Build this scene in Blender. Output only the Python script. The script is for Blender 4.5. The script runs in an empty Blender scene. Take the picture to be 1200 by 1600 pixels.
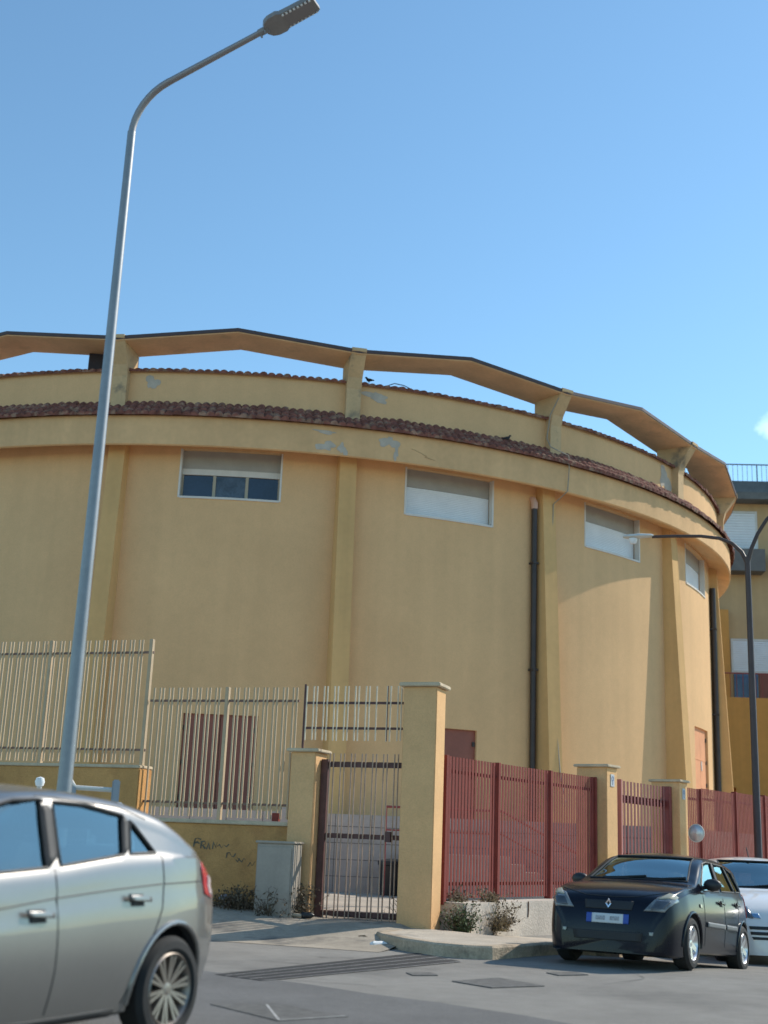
import bpy, bmesh, math, random
from mathutils import Vector, Matrix
from mathutils.bvhtree import BVHTree
random.seed(7)
R = math.radians
sc = bpy.context.scene
COL = sc.collection

# ------------------------------------------------------------------ camera
PITCH, ROLL, EYE, FOC = R(14.9), R(2.3), 1.3, 1937.0
fw = Vector((0, math.cos(PITCH), math.sin(PITCH)))
r0 = Vector((1, 0, 0)); u0 = r0.cross(fw)
up = math.cos(ROLL) * u0 - math.sin(ROLL) * r0
rt = math.cos(ROLL) * r0 + math.sin(ROLL) * u0
cd = bpy.data.cameras.new('camera'); cam = bpy.data.objects.new('camera', cd); COL.objects.link(cam)
cd.sensor_fit = 'VERTICAL'; cd.sensor_height = 32; cd.sensor_width = 24
cd.lens = FOC / 1600 * 32; cd.clip_start = .1; cd.clip_end = 3000
M4 = Matrix.Identity(4)
for i in range(3):
    M4[i][0] = rt[i]; M4[i][1] = up[i]; M4[i][2] = -fw[i]
M4.translation = (0, 0, EYE); cam.matrix_world = M4
cd.dof.use_dof = True; cd.dof.focus_distance = 20.5; cd.dof.aperture_fstop = 1.15
sc.camera = cam
# ------------------------------------------------------------------ light
SUN_EL, SUN_AZ = R(38), R(60)      # azimuth clockwise from +Y
sv = Vector((math.sin(SUN_AZ) * math.cos(SUN_EL), math.cos(SUN_AZ) * math.cos(SUN_EL), math.sin(SUN_EL)))
sd = bpy.data.lights.new('sun', 'SUN'); sd.energy = 2.55; sd.angle = R(.5); sd.color = (1, .93, .82)
so = bpy.data.objects.new('sun', sd); COL.objects.link(so); so.rotation_euler = sv.to_track_quat('Z', 'Y').to_euler()
so.location = (30, 10, 40)
w = bpy.data.worlds.new('World'); sc.world = w; w.use_nodes = True
nt = w.node_tree; nt.nodes.clear(); N = nt.nodes.new; L = nt.links.new
sky = N('ShaderNodeTexSky'); sky.sky_type = 'NISHITA'; sky.sun_disc = False
sky.sun_elevation = SUN_EL; sky.sun_rotation = SUN_AZ; sky.air_density = 1.0; sky.dust_density = .12; sky.ozone_density = 1.6
bg = N('ShaderNodeBackground'); bg.inputs[1].default_value = .12
out = N('ShaderNodeOutputWorld')
# a few fair-weather clouds low on the right of the sky (part of the sky itself)
tc = N('ShaderNodeTexCoord'); no = N('ShaderNodeTexNoise'); no.inputs['Scale'].default_value = 42; no.inputs['Detail'].default_value = 6
dp = N('ShaderNodeVectorMath'); dp.operation = 'DISTANCE'
cdir = Vector((.302, .899, .316)).normalized(); dp.inputs[1].default_value = cdir
L(tc.outputs['Generated'], dp.inputs[0]); L(tc.outputs['Generated'], no.inputs['Vector'])
mr = N('ShaderNodeMapRange'); mr.inputs[1].default_value = .0; mr.inputs[2].default_value = .034; mr.inputs[3].default_value = .5; mr.inputs[4].default_value = -.45
L(dp.outputs['Value'], mr.inputs[0])
ad = N('ShaderNodeMath'); ad.operation = 'ADD'; L(mr.outputs[0], ad.inputs[0]); L(no.outputs['Fac'], ad.inputs[1])
rp = N('ShaderNodeMapRange'); rp.inputs[1].default_value = .55; rp.inputs[2].default_value = .85; rp.inputs[3].default_value = 0; rp.inputs[4].default_value = .85
L(ad.outputs[0], rp.inputs[0])
mx = N('ShaderNodeMix'); mx.data_type = 'RGBA'; L(rp.outputs[0], mx.inputs[0]); L(sky.outputs[0], mx.inputs[6]); mx.inputs[7].default_value = (7.5, 7.8, 8.2, 1)
tn = N('ShaderNodeVectorMath'); tn.operation = 'MULTIPLY'; tn.inputs[1].default_value = (.74, .93, .925); L(mx.outputs[2], tn.inputs[0]); L(tn.outputs[0], bg.inputs[0]); L(bg.outputs[0], out.inputs[0])
sc.view_settings.view_transform = 'Standard'; sc.view_settings.look = 'None'
sc.view_settings.exposure = .84; sc.view_settings.gamma = 1
sc.cycles.max_bounces = 8; sc.cycles.use_denoising = True

# ------------------------------------------------------------------ materials
MATS = {}
GRAIN = {'asphalt': (90, .16), 'darker_asphalt': (90, .16), 'driveway_concrete': (70, .13), 'pavement': (70, .1), 'kerb_stone': (60, .12), 'ochre_stucco': (28, .035), 'pillar_stucco': (40, .05), 'ochre_wall': (40, .06), 'whitewashed_wall': (40, .06)}
def mat(name, col, rough=.7, metal=0, var=0, vscale=3, streak=0, bump=0, bscale=60, spec=.5, coat=0, col2=None, c2scale=1.2, c2lo=.5, c2hi=.7, det=5):
    m = bpy.data.materials.new(name); m.use_nodes = True; t = m.node_tree; b = t.nodes['Principled BSDF']
    n = t.nodes.new; l = t.links.new
    b.inputs['Roughness'].default_value = rough; b.inputs['Metallic'].default_value = metal
    b.inputs['Specular IOR Level'].default_value = spec; b.inputs['Coat Weight'].default_value = coat; b.inputs['Coat Roughness'].default_value = .04
    b.inputs['Base Color'].default_value = (*col, 1)
    tcn = n('ShaderNodeTexCoord'); src = None
    if col2 or var or streak:
        rgb = n('ShaderNodeRGB'); rgb.outputs[0].default_value = (*col, 1); src = rgb.outputs[0]
    if col2:
        nz = n('ShaderNodeTexNoise'); nz.inputs['Scale'].default_value = c2scale; nz.inputs['Detail'].default_value = det; nz.inputs['Roughness'].default_value = .65
        l(tcn.outputs['Object'], nz.inputs['Vector'])
        k = n('ShaderNodeMapRange'); k.inputs[1].default_value = c2lo; k.inputs[2].default_value = c2hi; l(nz.outputs['Fac'], k.inputs[0])
        mm = n('ShaderNodeMix'); mm.data_type = 'RGBA'; l(k.outputs[0], mm.inputs[0]); l(src, mm.inputs[6]); mm.inputs[7].default_value = (*col2, 1); src = mm.outputs[2]
    def modulate(src, scale3, amt, det=4):
        mp = n('ShaderNodeMapping'); mp.inputs['Scale'].default_value = scale3; l(tcn.outputs['Object'], mp.inputs[0])
        nz = n('ShaderNodeTexNoise'); nz.inputs['Scale'].default_value = 1; nz.inputs['Detail'].default_value = det; l(mp.outputs[0], nz.inputs['Vector'])
        k = n('ShaderNodeMapRange'); k.inputs[1].default_value = .3; k.inputs[2].default_value = .7; k.inputs[3].default_value = 1 - amt; k.inputs[4].default_value = 1 + amt
        l(nz.outputs['Fac'], k.inputs[0])
        mm = n('ShaderNodeVectorMath'); mm.operation = 'SCALE'; l(src, mm.inputs[0]); l(k.outputs[0], mm.inputs['Scale']); return mm.outputs[0]
    if var: src = modulate(src, (vscale,) * 3, var); src = modulate(src, (vscale * 9,) * 3, var * .5)
    if streak: src = modulate(src, (2.2, 2.2, .12), streak)
    if name in GRAIN: src = modulate(src, (GRAIN[name][0],) * 3, GRAIN[name][1], 2)
    if src: l(src, b.inputs['Base Color'])
    if bump:
        nz = n('ShaderNodeTexNoise'); nz.inputs['Scale'].default_value = bscale; nz.inputs['Detail'].default_value = 4; l(tcn.outputs['Object'], nz.inputs['Vector'])
        bp = n('ShaderNodeBump'); bp.inputs['Strength'].default_value = bump; bp.inputs['Distance'].default_value = .02; l(nz.outputs['Fac'], bp.inputs['Height']); l(bp.outputs[0], b.inputs['Normal'])
    MATS[name] = m; return m
stucco = mat('ochre_stucco', (.73, .455, .23), .9, var=.045, vscale=.5, streak=.035, bump=.35, bscale=45, spec=.2)
stucco_fascia = mat('fascia_stucco', (.71, .44, .22), .9, var=.08, vscale=.8, streak=.06, bump=.3, bscale=45, spec=.2)
fin_paint = mat('pilaster_paint', (.66, .40, .17), .9, var=.06, vscale=.7, streak=.08, bump=.2, spec=.2)
conc = mat('painted_concrete', (.8, .52, .29), .9, var=.1, vscale=1.2, bump=.3, bscale=30, spec=.2, col2=(.54, .37, .22), c2scale=.9, c2lo=.58, c2hi=.8)
post_m = mat('stained_post', (.58, .40, .22), .9, var=.1, vscale=2, bump=.3, spec=.2, col2=(.2, .17, .13), c2scale=1.4, c2lo=.55, c2hi=.72)
plaster = mat('bare_plaster', (.50, .43, .35), .95, var=.12, vscale=4, bump=.5, spec=.2)
capdark = mat('dark_flashing', (.07, .045, .045), .6, var=.15)
tile_m = mat('clay_tile', (.20, .08, .06), .85, var=.35, vscale=5, bump=.4, bscale=25, spec=.25, col2=(.28, .17, .12), c2scale=4.5, c2lo=.5, c2hi=.62, det=2)
roof_m = mat('roof_felt', (.12, .12, .12), .9, var=.2)
white_sh = mat('white_shutter', (.8, .8, .8), .5, var=.05, vscale=2)
box_sh = mat('shutter_box', (.36, .33, .29), .6, var=.06)
frame_w = mat('pale_frame', (.66, .62, .56), .6, var=.05)
mull = mat('mullion_beige', (.42, .36, .26), .6)
winglass = mat('window_glass', (.012, .022, .045), .06, var=.3, vscale=1.5, spec=.7)
curtain = mat('curtain_glass', (.05, .065, .085), .1, var=.5, vscale=3, spec=.6)
door_red = mat('red_brown_door', (.26, .085, .055), .6, var=.1, vscale=2)
door_or = mat('orange_door', (.74, .33, .16), .6, var=.08, vscale=2)
pipe_m = mat('dark_pipe', (.045, .033, .03), .5, var=.2)
cable_m = mat('grey_cable', (.3, .27, .22), .7)
asphalt = mat('asphalt', (.265, .245, .215), .92, var=.12, vscale=.6, bump=.5, bscale=160, spec=.25, col2=(.205, .19, .168), c2scale=.35, c2lo=.48, c2hi=.62)
asphalt2 = mat('darker_asphalt', (.165, .158, .148), .92, var=.12, vscale=1.2, bump=.5, bscale=180, spec=.25)
drive_m = mat('driveway_concrete', (.40, .34, .265), .92, var=.16, vscale=1.0, bump=.5, bscale=80, spec=.2, col2=(.17, .155, .135), c2scale=1.1, c2lo=.52, c2hi=.68)
pave_m = mat('pavement', (.50, .43, .34), .92, var=.15, vscale=1.3, bump=.5, bscale=60, spec=.2, col2=(.2, .185, .16), c2scale=1.5, c2lo=.55, c2hi=.7)
kerb_m = mat('kerb_stone', (.47, .375, .27), .9, var=.2, vscale=3, bump=.6, bscale=40, spec=.2, col2=(.09, .085, .075), c2scale=2.2, c2lo=.52, c2hi=.68)
yard_m = mat('yard_concrete', (.47, .40, .32), .92, var=.12, vscale=.8, bump=.3, spec=.2)
earth_m = mat('earth', (.2, .17, .13), .95, var=.25, vscale=2, bump=.6, bscale=20)
wall_y = mat('ochre_wall', (.58, .31, .115), .9, var=.1, vscale=.9, streak=.1, bump=.4, bscale=40, spec=.2, col2=(.44, .22, .085), c2scale=1.3, c2lo=.52, c2hi=.7)
wall_w = mat('whitewashed_wall', (.56, .50, .42), .92, var=.14, vscale=1.6, bump=.5, bscale=30, spec=.2, col2=(.36, .30, .235), c2scale=2, c2lo=.56, c2hi=.72)
pil_m = mat('pillar_stucco', (.72, .435, .21), .9, var=.07, vscale=1.5, bump=.5, bscale=55, spec=.2, col2=(.62, .36, .13), c2scale=.6, c2lo=.56, c2hi=.75)
cap_m = mat('cap_stone', (.56, .45, .31), .85, var=.15, vscale=4, bump=.3)
cream = mat('cream_paint', (.48, .35, .215), .55, var=.08, vscale=4)
rust = mat('rust_brown', (.10, .042, .035), .6, var=.25, vscale=6)
fence_red = mat('fence_red', (.22, .04, .028), .85, var=.14, vscale=3)
fence_dk = mat('gate_dark_red', (.2, .04, .035), .55, var=.15, vscale=3)
block_w = mat('block_wall_paint', (.50, .42, .36), .9, var=.1, vscale=2, bump=.3)
joint_m = mat('block_joint', (.2, .17, .15), .9)
galv = mat('galvanised_steel', (.27, .285, .30), .5, metal=.6, var=.1, vscale=2)
lamp_grey = mat('lamp_grey', (.22, .21, .21), .5, var=.1)
led_m = mat('led_lens', (.75, .77, .78), .25, var=.02)
pole_br = mat('brown_pole', (.065, .04, .034), .5, var=.15)
lamp_pale = mat('lamp_pale', (.58, .57, .52), .5, var=.08)
cab_m = mat('cabinet_grey', (.38, .33, .27), .65, var=.09, vscale=2.5, streak=.1, col2=(.26, .22, .17), c2scale=2.5, c2lo=.58, c2hi=.75)
black_pl = mat('black_plastic', (.02, .02, .021), .45, var=.1)
iron_m = mat('cast_iron', (.14, .132, .118), .75, var=.25, vscale=10, bump=.8, bscale=120)
grate_m = mat('drain_grating', (.035, .033, .031), .7, var=.25, vscale=5, bump=.5)
pale_line = mat('worn_white_paint', (.38, .365, .34), .9, var=.25, vscale=7)
paper_m = mat('white_paper', (.8, .8, .78), .8)
wood_m = mat('dry_wood', (.4, .33, .24), .9, var=.2, vscale=10)
twig_m = mat('dry_twig', (.10, .07, .045), .95, var=.3, vscale=20)
twig2_m = mat('straw_stalk', (.36, .28, .16), .95, var=.3, vscale=20)
leaf_m = mat('ivy_leaf', (.065, .095, .03), .7, var=.4, vscale=12)
leafd_m = mat('dry_leaf', (.13, .095, .055), .85, var=.4, vscale=12)
paint_silver = mat('silver_paint', (.25, .24, .228), .34, metal=.65, coat=.7, var=.03, vscale=2)
paint_black = mat('black_paint', (.005, .007, .014), .22, metal=.0, coat=.18, var=.15, vscale=5, spec=.2)
paint_white = mat('white_paint', (.82, .79, .75), .3, coat=.8, var=.02)
paint_pale = mat('pale_grey_paint', (.5, .5, .49), .35, coat=.5, var=.03)
trim_m = mat('rubber_trim', (.022, .022, .023), .6)
interior = mat('cabin_lining', (.045, .045, .05), .9, var=.2)
seat_m = mat('seat_cloth', (.06, .06, .065), .95, var=.2)
tyre_m = mat('tyre_rubber', (.018, .018, .018), .85, var=.2, vscale=8)
alloy_m = mat('alloy', (.30, .265, .235), .42, metal=.8)
alloy_b = mat('bright_alloy', (.72, .72, .74), .28, metal=.9)
chrome = mat('chrome', (.75, .75, .77), .12, metal=1)
tail_red = mat('tail_lamp_red', (.62, .05, .05), .15, coat=1)
tail_white = mat('tail_lamp_clear', (.75, .6, .58), .15, coat=1)
head_m = mat('headlamp', (.17, .18, .18), .12, coat=.5, var=.45, vscale=9, spec=.8)
head_dk = mat('headlamp_dark', (.06, .065, .075), .1, coat=1, var=.4, vscale=8)
amber = mat('indicator_cream', (.42, .38, .27), .25, coat=.4)
plate_m = mat('plate_white', (.62, .63, .62), .5)
plate_b = mat('plate_blue', (.03, .08, .35), .5)
ink = mat('ink_dark', (.06, .06, .07), .7)
spray = mat('spray_paint', (.15, .125, .08), .85, var=.3, vscale=9)
bird_m = mat('bird_dark', (.02, .02, .024), .7, var=.3, vscale=30)
yb_wall = mat('house_ochre', (.56, .37, .19), .9, var=.07, vscale=.3, streak=.06, bump=.2)
yb_deep = mat('house_deep_yellow', (.70, .32, .08), .9, var=.07, vscale=.4, streak=.06)
yb_dark = mat('house_slate', (.13, .128, .12), .9, var=.25, vscale=1.0)
yb_grey = mat('house_grey_panel', (.15, .14, .13), .8, var=.1)
rail_red = mat('rail_red', (.34, .07, .06), .6)
rail_gr = mat('rail_grey', (.2, .23, .26), .6)
def glassmat(name, tint, rough=.0, trans=.45):
    m = bpy.data.materials.new(name); m.use_nodes = True; t = m.node_tree; t.nodes.clear(); n = t.nodes.new; l = t.links.new
    o = n('ShaderNodeOutputMaterial'); a = n('ShaderNodeBsdfTransparent'); a.inputs[0].default_value = (*[c * trans for c in tint], 1)
    g = n('ShaderNodeBsdfGlossy'); g.inputs['Roughness'].default_value = .0; g.inputs[0].default_value = (*tint, 1)
    f = n('ShaderNodeLayerWeight'); f.inputs[0].default_value = .5; p = n('ShaderNodeMath'); p.operation = 'POWER'; p.inputs[1].default_value = 3.2; l(f.outputs['Facing'], p.inputs[0])
    k = n('ShaderNodeMapRange'); k.inputs[3].default_value = .27; k.inputs[4].default_value = 1; l(p.outputs[0], k.inputs[0]); x = n('ShaderNodeMixShader')
    l(k.outputs[0], x.inputs[0]); l(a.outputs[0], x.inputs[1]); l(g.outputs[0], x.inputs[2]); l(x.outputs[0], o.inputs[0]); return m
car_glass = glassmat('tinted_glass', (.72, .92, .95), trans=.5)

# ------------------------------------------------------------------ helpers
class MB:
    def __init__(s): s.v = []; s.f = []
    def add(s, vs, fs):
        o = len(s.v); s.v += [tuple(p) for p in vs]; s.f += [tuple(i + o for i in f) for f in fs]; return s
    def box(s, x0, x1, y0, y1, z0, z1):
        return s.add([(x, y, z) for z in (z0, z1) for y in (y0, y1) for x in (x0, x1)],
                     [(0, 2, 3, 1), (4, 5, 7, 6), (0, 1, 5, 4), (2, 6, 7, 3), (0, 4, 6, 2), (1, 3, 7, 5)])
    def bevbox(s, x0, x1, y0, y1, z0, z1, b=.01):
        bm = bmesh.new(); bmesh.ops.create_cube(bm, size=1)
        for v in bm.verts:
            v.co = Vector(((x0 + x1) / 2 + v.co.x * (x1 - x0), (y0 + y1) / 2 + v.co.y * (y1 - y0), (z0 + z1) / 2 + v.co.z * (z1 - z0)))
        bmesh.ops.bevel(bm, geom=bm.edges[:], offset=b, segments=2, affect='EDGES')
        bm.verts.index_update(); s.add([v.co[:] for v in bm.verts], [[v.index for v in f.verts] for f in bm.faces]); bm.free(); return s
    def pbox(s, a0, a1, q0, q1, z0, z1, n=4):     # curved box about the origin; angle from -Y towards +X
        vs = []; fs = []
        for i in range(n + 1):
            a = R(a0 + (a1 - a0) * i / n); sx, cy = math.sin(a), -math.cos(a)
            vs += [(q0 * sx, q0 * cy, z0), (q1 * sx, q1 * cy, z0), (q1 * sx, q1 * cy, z1), (q0 * sx, q0 * cy, z1)]
        for i in range(n):
            b = 4 * i
            for k in range(4): fs.append((b + k, b + (k + 1) % 4, b + 4 + (k + 1) % 4, b + 4 + k))
        fs += [(3, 2, 1, 0), (4 * n, 4 * n + 1, 4 * n + 2, 4 * n + 3)]
        return s.add(vs, fs)
    def tube(s, pts, r, n=8, cap=True):
        pts = [Vector(p) for p in pts]; rs = r if isinstance(r, (list, tuple)) else [r] * len(pts)
        vs = []; fs = []; prev = None
        for i, p in enumerate(pts):
            t = (pts[min(i + 1, len(pts) - 1)] - pts[max(i - 1, 0)]).normalized()
            if prev is None:
                a = Vector((0, 0, 1)) if abs(t.z) < .9 else Vector((1, 0, 0)); x = t.cross(a).normalized()
            else:
                x = (prev - t * prev.dot(t)).normalized()
            prev = x; y = t.cross(x)
            vs += [p + (x * math.cos(2 * math.pi * k / n) + y * math.sin(2 * math.pi * k / n)) * rs[i] for k in range(n)]
        for i in range(len(pts) - 1):
            for k in range(n): fs.append((i * n + k, i * n + (k + 1) % n, (i + 1) * n + (k + 1) % n, (i + 1) * n + k))
        if cap: fs.append(tuple(range(n))[::-1]); fs.append(tuple((len(pts) - 1) * n + k for k in range(n)))
        return s.add(vs, fs)
    def lathe(s, prof, n=24, M=None, close=False):  # prof (r,z) about z; M optional matrix
        vs = []; fs = []; m = len(prof)
        for i in range(n):
            a = 2 * math.pi * i / n
            for (q, z) in prof:
                v = Vector((q * math.cos(a), q * math.sin(a), z)); vs.append(M @ v if M else v)
        for i in range(n):
            for k in range(m if close else m - 1):
                fs.append((i * m + k, ((i + 1) % n) * m + k, ((i + 1) % n) * m + (k + 1) % m, i * m + (k + 1) % m))
        return s.add(vs, fs)
    def prism(s, poly, d0, d1, ax='z'):
        def pt(u, v, d): return {'z': (u, v, d), 'y': (u, d, v), 'x': (d, u, v)}[ax]
        n = len(poly)
        return s.add([pt(u, v, d0) for u, v in poly] + [pt(u, v, d1) for u, v in poly],
                     [tuple(range(n))[::-1], tuple(range(n, 2 * n))] + [(i, (i + 1) % n, n + (i + 1) % n, n + i) for i in range(n)])
    def build(s, name, m, parent=None, smooth=False, fix=True, solid=0):
        me = bpy.data.meshes.new(name); me.from_pydata(s.v, [], s.f); me.materials.append(m)
        if fix:
            bm = bmesh.new(); bm.from_mesh(me); bmesh.ops.recalc_face_normals(bm, faces=bm.faces[:]); bm.to_mesh(me); bm.free()
        if smooth:
            for p in me.polygons: p.use_smooth = True
            me.set_sharp_from_angle(angle=R(38))
        o = bpy.data.objects.new(name, me); COL.objects.link(o)
        if parent: o.parent = parent
        if solid:
            md = o.modifiers.new('solid', 'SOLIDIFY'); md.thickness = solid; md.offset = 0
        return o
def tag(o, label=None, cat=None, group=None, kind=None):
    if label: o['label'] = label
    if cat: o['category'] = cat; kind = kind or 'thing'
    if group: o['group'] = group
    if kind: o['kind'] = kind
    return o
def thing(name, label, cat, loc=(0, 0, 0), rz=0, group=None):
    o = bpy.data.objects.new(name, None); COL.objects.link(o); o.location = loc; o.rotation_euler = (0, 0, rz)
    o.empty_display_size = .3
    return tag(o, label, cat, group)

# ------------------------------------------------------------------ terrain
def sstep(a, b, x):
    t = max(0, min(1, (x - a) / (b - a))); return t * t * (3 - 2 * t)
def zroad(x, y):      # the street runs downhill to the right beyond the pavement corner
    s = (x - 3.6) * .492 + (y - 15.2) * .87
    if s <= 0: return 0.0
    s = min(s, 40); s = s if s < 2.5 else 2.5 + (s - 2.5) * .45
    return -.075 * (s * s / (s + .8)) * sstep(.8, 3.0, x - (y - 15) * .3)
def grid_axis(lo, hi, mid0, mid1, step):
    a = [mid0 + i * step for i in range(int((mid1 - mid0) / step) + 1)]
    g = step; v = a[-1]
    while v < hi: g *= 1.6; v += g; a.append(min(v, hi))
    g = step; v = a[0]
    while v > lo: g *= 1.6; v -= g; a.insert(0, max(v, lo))
    return a
xs = grid_axis(-900, 900, -8, 14, .5); ys = grid_axis(-900, 1500, 2, 32, .5)
g = MB(); g.add([(x, y, zroad(x, y)) for y in ys for x in xs],
      [(j * len(xs) + i, j * len(xs) + i + 1, (j + 1) * len(xs) + i + 1, (j + 1) * len(xs) + i) for j in range(len(ys) - 1) for i in range(len(xs) - 1)])
tag(g.build('road', asphalt, smooth=True), kind='structure')
# newer, darker asphalt on the near side of the street
pp = [(-3.6, 14.3), (-1.2, 12.75), (-.5, 12.2), (0.0, 11.7), (.55, 11.3), (1.3, 10.6), (2.2, 9.5), (3.6, 7.6), (3.6, 2), (-6, 2), (-6, 14.6)]
tag(MB().add([(x, y, .004) for x, y in pp], [tuple(range(len(pp)))]).build('asphalt_patch', asphalt2), kind='structure')

# left boundary line frame: x along the wall to the left, y towards the street
LP, LA = (.71, 18.3, 0), math.atan2(.33, -.945)
def lw(s, d): c, q = math.cos(LA), math.sin(LA); return (LP[0] + c * s - q * d, LP[1] + q * s + c * d)
# right boundary line frame: x along the fence to the right, y away from the street
RP, RA = (.98, 18.68, 0), R(55)
def rw(s, d): c, q = math.cos(RA), math.sin(RA); return (RP[0] + c * s - q * d, RP[1] + q * s + c * d)
# driveway apron rising to the gate and along the left wall
dv = []; ss = [-.25, .0, .25, .6, 1, 1.5, 2, 2.5, 3, 4, 5, 6, 8, 10]; ds = [-.6, 0, .4, .8, 1.2, 1.6, 2.0, 2.4]
def zdrive(s, d):
    top = .2 + .1 * sstep(1.4, 2.6, s) ; return min(.004 + top * (1 - sstep(.1, 2.3, d)), .13 if s < .1 else 9) 
for d in ds:
    for s in ss:
        x, y = lw(s, d); dv.append((x, y, zdrive(s, d)))
m = len(ss)
tag(MB().add(dv, [(j * m + i, j * m + i + 1, (j + 1) * m + i + 1, (j + 1) * m + i) for j in range(len(ds) - 1) for i in range(m - 1)]).build('driveway', drive_m, smooth=True), kind='structure')
# pavement with kerb
edge = [(.42, 18.2), (.12, 17.35), (.18, 17.0), (.45, 16.35), (.8, 15.82), (1.15, 15.6), (1.5, 15.58), (1.8, 15.92), (2.45, 16.87)]
dx, dy = .588, .809
for k in (1.5, 3, 5, 8, 12, 18, 26): edge.append((2.45 + dx * k, 16.87 + dy * k))
back = []
for (x, y) in edge:
    s = max(.0, (x - RP[0]) * math.cos(RA) + (y - RP[1]) * math.sin(RA)); back.append(rw(s, .3))
def zpave(x, y): return zroad(x, y) + .15
kw = .16
vs = []; fs = []
inner = []
for i, (x, y) in enumerate(edge):
    a = Vector(edge[max(i - 1, 0)]); b = Vector(edge[min(i + 1, len(edge) - 1)]); t = (b - a).normalized(); nrm = Vector((-t.y, t.x)); inner.append((x + nrm.x * kw, y + nrm.y * kw))
vs = [(x, y, zpave(*e)) for (x, y), e in zip(inner, edge)] + [(x, y, zpave(*e)) for (x, y), e in zip(back, edge)]
n = len(edge); fs = [(i, i + 1, n + i + 1, n + i) for i in range(n - 1)]
tag(MB().add(vs, fs).build('pavement', pave_m), kind='structure')
kb = MB()
vs = []
for (x, y), (xi, yi) in zip(edge, inner):
    z = zpave(x, y); zr = z - .15
    t = Vector((xi - x, yi - y)) / kw
    vs += [(x, y, zr - .25), (x, y, z - .02), (x + t.x * .02, y + t.y * .02, z + .002), (xi, yi, z + .002), (xi, yi, zr - .25)]
fs = [(5 * i + k, 5 * i + k + 1, 5 * i + 6 + k, 5 * i + 5 + k) for i in range(n - 1) for k in range(4)]
tag(kb.add(vs, fs).build('kerb', kerb_m), kind='structure')
# yard behind the fences, terrace under the round building
yp = [lw(.3, -.6), lw(14, -.6), (-18, 28.4), (6.6, 28.4), rw(11.5, .6), rw(.4, .6)]
tag(MB().add([(x, y, .22) for x, y in yp], [tuple(range(6))]).build('yard', yard_m), kind='structure')
tag(MB().add([(-60, 28.3, 1.83), (6.6, 28.3, 1.83), (32.4, 65.2, 1.83), (53, 95, 1.83), (-60, 95, 1.83)], [(0, 1, 2, 3, 4)]).build('terrace', yard_m), kind='structure')

# ------------------------------------------------------------------ the round building
BX, BY = -4.82, 49.0
RW, RE, RPAR = 17.45, 18.2, 17.8
bld = thing('round_building', 'large round ochre building with tiled eaves and a jagged concrete crown', 'building', (BX, BY, 0))
def polar(a, q, z): a = R(a); return (q * math.sin(a), -q * math.cos(a), z)
wins = [(2.35 + 20 * k, 4.45, 9.88, 11.22) for k in range(0, 5)]
doors = [(3.0, 3.1, 1.83, 4.25), (22.4, 3.1, 1.83, 4.25), (62.9, 3.1, 3.2, 5.3)]
def openings(): return [(c - h, c + h, z0, z1, .16) for c, h, z0, z1 in wins] + [(c - h, c + h, z0, z1, .08) for c, h, z0, z1 in doors]
ang = set(); zz = {1.5, 7.0, 11.5}
for a0, a1, z0, z1, d in openings(): ang |= {round(a0, 3), round(a1, 3)}; zz |= {z0, z1}
a = -180
while a < 180: ang.add(round(a, 3)); a += 2.0
ang = sorted(ang); zz = sorted(zz); ang.append(180.0)
wl = MB(); vs = [polar(a, RW, z) for z in zz for a in ang]; fs = []; na = len(ang)
for j in range(len(zz) - 1):
    for i in range(na - 1):
        ca, cz = (ang[i] + ang[i + 1]) / 2, (zz[j] + zz[j + 1]) / 2
        if any(a0 < ca < a1 and z0 < cz < z1 for a0, a1, z0, z1, d in openings()): continue
        fs.append((j * na + i, j * na + i + 1, (j + 1) * na + i + 1, (j + 1) * na + i))
wl.add(vs, fs)
for a0, a1, z0, z1, d in openings():
    q = RW - d - .12; st = [a0 + (a1 - a0) * i / 6 for i in range(7)]
    for za in (z0, z1):
        wl.add([polar(a, RW, za) for a in st] + [polar(a, q, za) for a in st], [(i, i + 1, 8 + i, 7 + i) for i in range(6)])
    for aa in (a0, a1): wl.add([polar(aa, RW, z0), polar(aa, RW, z1), polar(aa, q, z1), polar(aa, q, z0)], [(0, 1, 2, 3)])
    wl.add([polar(a, q, z0) for a in st] + [polar(a, q, z1) for a in st], [(i, i + 1, 8 + i, 7 + i) for i in range(6)])
wl.build('wall', stucco, bld, smooth=True, fix=False)
# fascia ring below the tiles
def ringsweep(prof, a0=-180, a1=180, step=2.0):
    k = int(round((a1 - a0) / step)); vs = []; m = len(prof); fs = []
    for i in range(k + 1):
        for q, z in prof: vs.append(polar(a0 + i * step, q, z))
    for i in range(k):
        for j in range(m - 1): fs.append((i * m + j, (i + 1) * m + j, (i + 1) * m + j + 1, i * m + j + 1))
    return MB().add(vs, fs)
ringsweep([(RW - .05, 11.32), (RE - .04, 11.07), (RE, 11.1), (RE, 11.88), (RPAR - .05, 12.2)]).build('fascia', stucco_fascia, bld, smooth=True)
ringsweep([(RPAR, 12.1), (RPAR, 13.28), (RPAR - .3, 13.28), (RPAR - .3, 12.4)]).build('parapet', stucco, bld, smooth=True)
ringsweep([(RPAR - .28, 12.55), (9, 12.9), (.05, 13.1)], step=6).build('flat_roof', roof_m, bld, smooth=True)
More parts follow.
